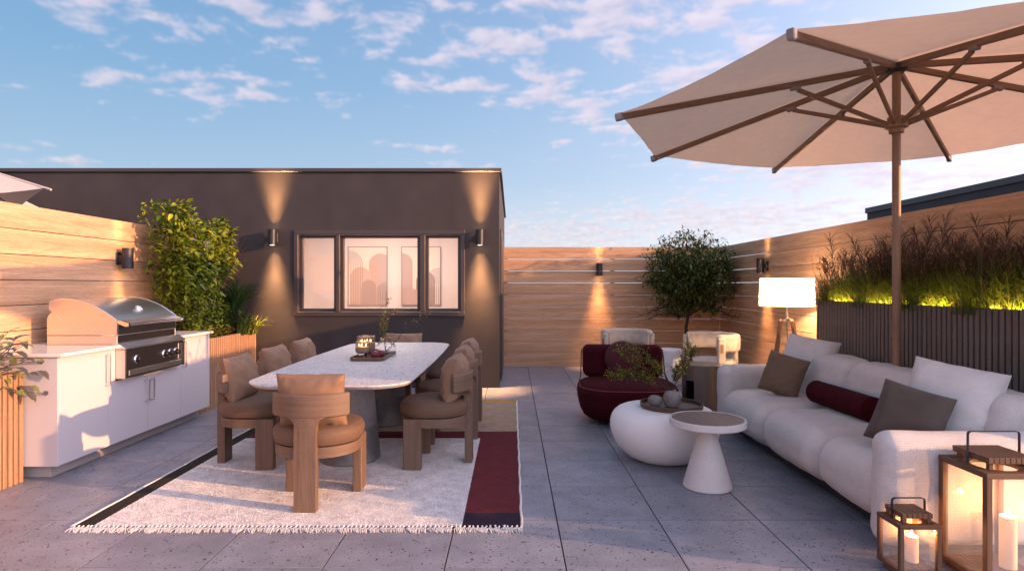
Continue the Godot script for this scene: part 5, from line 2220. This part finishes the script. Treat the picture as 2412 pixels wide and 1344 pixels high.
func small_things() -> void:
	make_lantern("small wooden lantern with a lit candle beside the big lantern", 1.84, 2.04, 2.835, 3.02, 0.262, 0.022, 0.362)
	make_lantern("big wooden lantern with a lit candle in front of the sofa arm", 2.16, 2.47, 2.72, 3.03, 0.545, 0.03, 0.7)
	candle("short cream candle burning in the small wooden lantern", at(1.965, 0.048, 2.94), 0.029, 0.125, 0.027)
	candle("tall cream candle burning in the big wooden lantern", at(2.372, 0.055, 2.86), 0.035, 0.245, 0.07)
	# tray on the dining table
	var y := 0.7512
	var t := thing("tray", "long brown wooden tray on the dining table", "tray", at(-1.25, y, 5.42))
	var g := G.new()
	stack(g, outline(0.15, 0.3, 0.05, 0.0), [[1, 0.012, 0.0], [1, 0.002, 0.008], [1, 0.0, 0.02], [1, 0.0, 0.028, 1], [1, 0.014, 0.03, 1], [1, 0.018, 0.01, 1], [1, 0.02, 0.009]])
	obj("body", g, M.tray, t)
	ribbed_cup("small smoky ribbed candle glass on a metal foot, front of two on the tray", at(-1.315, y + 0.01, 5.27), 0.062, 0.1, 0.045, 5, 0.005)
	ribbed_cup("bigger smoky ribbed candle glass behind the small one on the tray", at(-1.335, y + 0.01, 5.47), 0.082, 0.125, 0.05, 6, 0.006)
	for q in [["nearest dark red fruit on the tray", -1.205, 5.25, 0.04], ["right-hand dark red fruit on the tray", -1.172, 5.33, 0.038], ["farthest dark red fruit on the tray, beside the candle glass", -1.222, 5.38, 0.042]]:
		var o := thing("plum", q[0], "fruit", at(q[1], y + 0.009, q[2]), q[1] * 9.0)
		g = G.new()
		var s: float = q[3]
		g.lathe([Vector2(0.0, 0.0), Vector2(0.5 * s, 0.02 * s), Vector2(0.85 * s, 0.35 * s), Vector2(s, 0.85 * s), Vector2(0.92 * s, 1.3 * s), Vector2(0.6 * s, 1.62 * s), Vector2(0.2 * s, 1.68 * s), Vector2(0.0, 1.6 * s)], 26)
		obj("flesh", g, M.plum, o)
		g = G.new()
		g.tube([Vector3(0, 1.58 * s, 0), Vector3(0.004, 1.85 * s, 0.002)], 0.0015, 5)
		obj("stalk", g, M.twig, o)
	# glass bowl with sprigs
	t = thing("vase", "clear glass vase with a wide shoulder at the back of the tray", "vase", at(-1.175, y + 0.01, 5.55))
	g = G.new()
	g.lathe([Vector2(0.0, 0.0), Vector2(0.09, 0.0), Vector2(0.098, 0.01), Vector2(0.1, 0.03), Vector2(0.1, 0.07), Vector2(0.096, 0.082), Vector2(0.085, 0.088), Vector2(0.052, 0.09), Vector2(0.05, 0.098), Vector2(0.05, 0.15)], 40)
	obj("glass", g, M.glass, t)
	g = G.new()
	for q in [[0.05, 0.15], [0.1, 0.004]]:
		var path := []
		for k in 41:
			path.append(Vector3(cos(TAU * k / 40) * q[0], q[1], sin(TAU * k / 40) * q[0]))
		g.tube(path, 0.0014, 5, false)
	obj("rim", g, M.chrome, t)
	g = G.new()
	g.lathe([Vector2(0.0, 0.003), Vector2(0.09, 0.003), Vector2(0.096, 0.012), Vector2(0.096, 0.03), Vector2(0.0, 0.03)], 36)
	obj("pebbles", g, M.black, t)
	var r := RandomNumberGenerator.new()
	r.seed = 8
	sprig("thin sprigs with yellow green leaves in the glass vase on the dining table", at(-1.175, y + 0.035, 5.55), [[Vector3(-0.05, 1, 0), 0.5, -0.03], [Vector3(0.25, 1, 0.1), 0.46, 0.03], [Vector3(0.5, 0.8, 0.0), 0.5, 0.05], [Vector3(-0.2, 1, -0.1), 0.42, -0.02], [Vector3(0.75, 0.5, 0.1), 0.42, 0.06]], 17, r, 0.027, [Color(0.1, 0.14, 0.02), Color(0.22, 0.2, 0.03), Color(0.3, 0.16, 0.09)])
	# tray and stones on the coffee table
	y = 0.4165
	t = thing("tray", "round dark wooden tray on the white coffee table", "tray", at(1.29, y, 4.84))
	g = G.new()
	g.lathe([Vector2(0.0, 0.0), Vector2(0.24, 0.0), Vector2(0.246, 0.004), Vector2(0.25, 0.036), Vector2(0.249, 0.038), Vector2(0.24, 0.038), Vector2(0.238, 0.01), Vector2(0.0, 0.01)], 56)
	obj("body", g, M.walnut_dark, t)
	t = thing("stone", "smaller smooth grey stone on the round tray", "stone", at(1.155, y + 0.01, 4.83))
	g = G.new()
	g.lathe([Vector2(0.0, 0.0), Vector2(0.03, 0.002), Vector2(0.052, 0.02), Vector2(0.06, 0.044), Vector2(0.054, 0.068), Vector2(0.034, 0.084), Vector2(0.0, 0.09)], 30)
	obj("body", g, M.pebble, t)
	t = thing("stone_vase", "grey stone vase with a leafy branch on the round tray", "vase", at(1.285, y + 0.01, 4.8))
	g = G.new()
	g.lathe([Vector2(0.0, 0.0), Vector2(0.045, 0.002), Vector2(0.062, 0.02), Vector2(0.07, 0.055), Vector2(0.068, 0.09), Vector2(0.055, 0.118), Vector2(0.034, 0.131), Vector2(0.014, 0.133), Vector2(0.01, 0.12)], 34)
	obj("body", g, M.pebble, t)
	r.seed = 19
	sprig("fine leafy branch arching from the stone vase over the wine red chair", at(1.285, y + 0.13, 4.8), [[Vector3(-0.5, 0.5, -0.05), 0.42, 0.05], [Vector3(-0.75, 0.45, 0.05), 0.6, 0.03], [Vector3(-0.25, 0.9, -0.1), 0.46, 0.0], [Vector3(0.12, 1.0, 0.0), 0.38, 0.02], [Vector3(-0.6, 0.7, 0.1), 0.52, 0.06], [Vector3(-0.8, 0.3, -0.1), 0.5, 0.05], [Vector3(0.35, 0.8, 0.1), 0.28, 0.08], [Vector3(-0.45, 0.8, -0.15), 0.56, 0.04]], 95, r, 0.02, [Color(0.09, 0.12, 0.025), Color(0.16, 0.16, 0.02), Color(0.32, 0.24, 0.02)])


func sprig(label: String, where: Vector3, arms: Array, twigs: int, r: RandomNumberGenerator, size: float, tones: Array) -> void:
	var t := thing("sprig", label, "branch", where)
	var g := G.new()
	var lv := G.new()
	for a in arms:
		var pth := bough(r, Vector3.ZERO, a[0].normalized(), a[1], 9, a[2])
		g.tube(pth, taper(0.0035, 0.0011, 10), 5)
		for k in twigs:
			var i := r.randi_range(3, 9)
			var q: Vector3 = pth[i]
			var d: Vector3 = ((pth[i] - pth[i - 1]).normalized() + Vector3(r.randf_range(-1, 1), r.randf_range(-0.7, 1), r.randf_range(-1, 1))).normalized()
			var sub := bough(r, q, d, r.randf_range(0.02, 0.085), 3, 0.02)
			g.tube(sub, 0.0009, 3)
			for e in 3:
				lv.col = tones[r.randi() % tones.size()]
				lv.leaf(sub[1 + e % 3], Vector3(r.randf_range(-1, 1), r.randf_range(-0.6, 1), r.randf_range(-1, 1)).normalized(), Vector3.UP, size * r.randf_range(0.7, 1.3), size * 0.6)
	obj("twigs", g, M.bark, t)
	obj("leaves", lv, M.leafy, t)
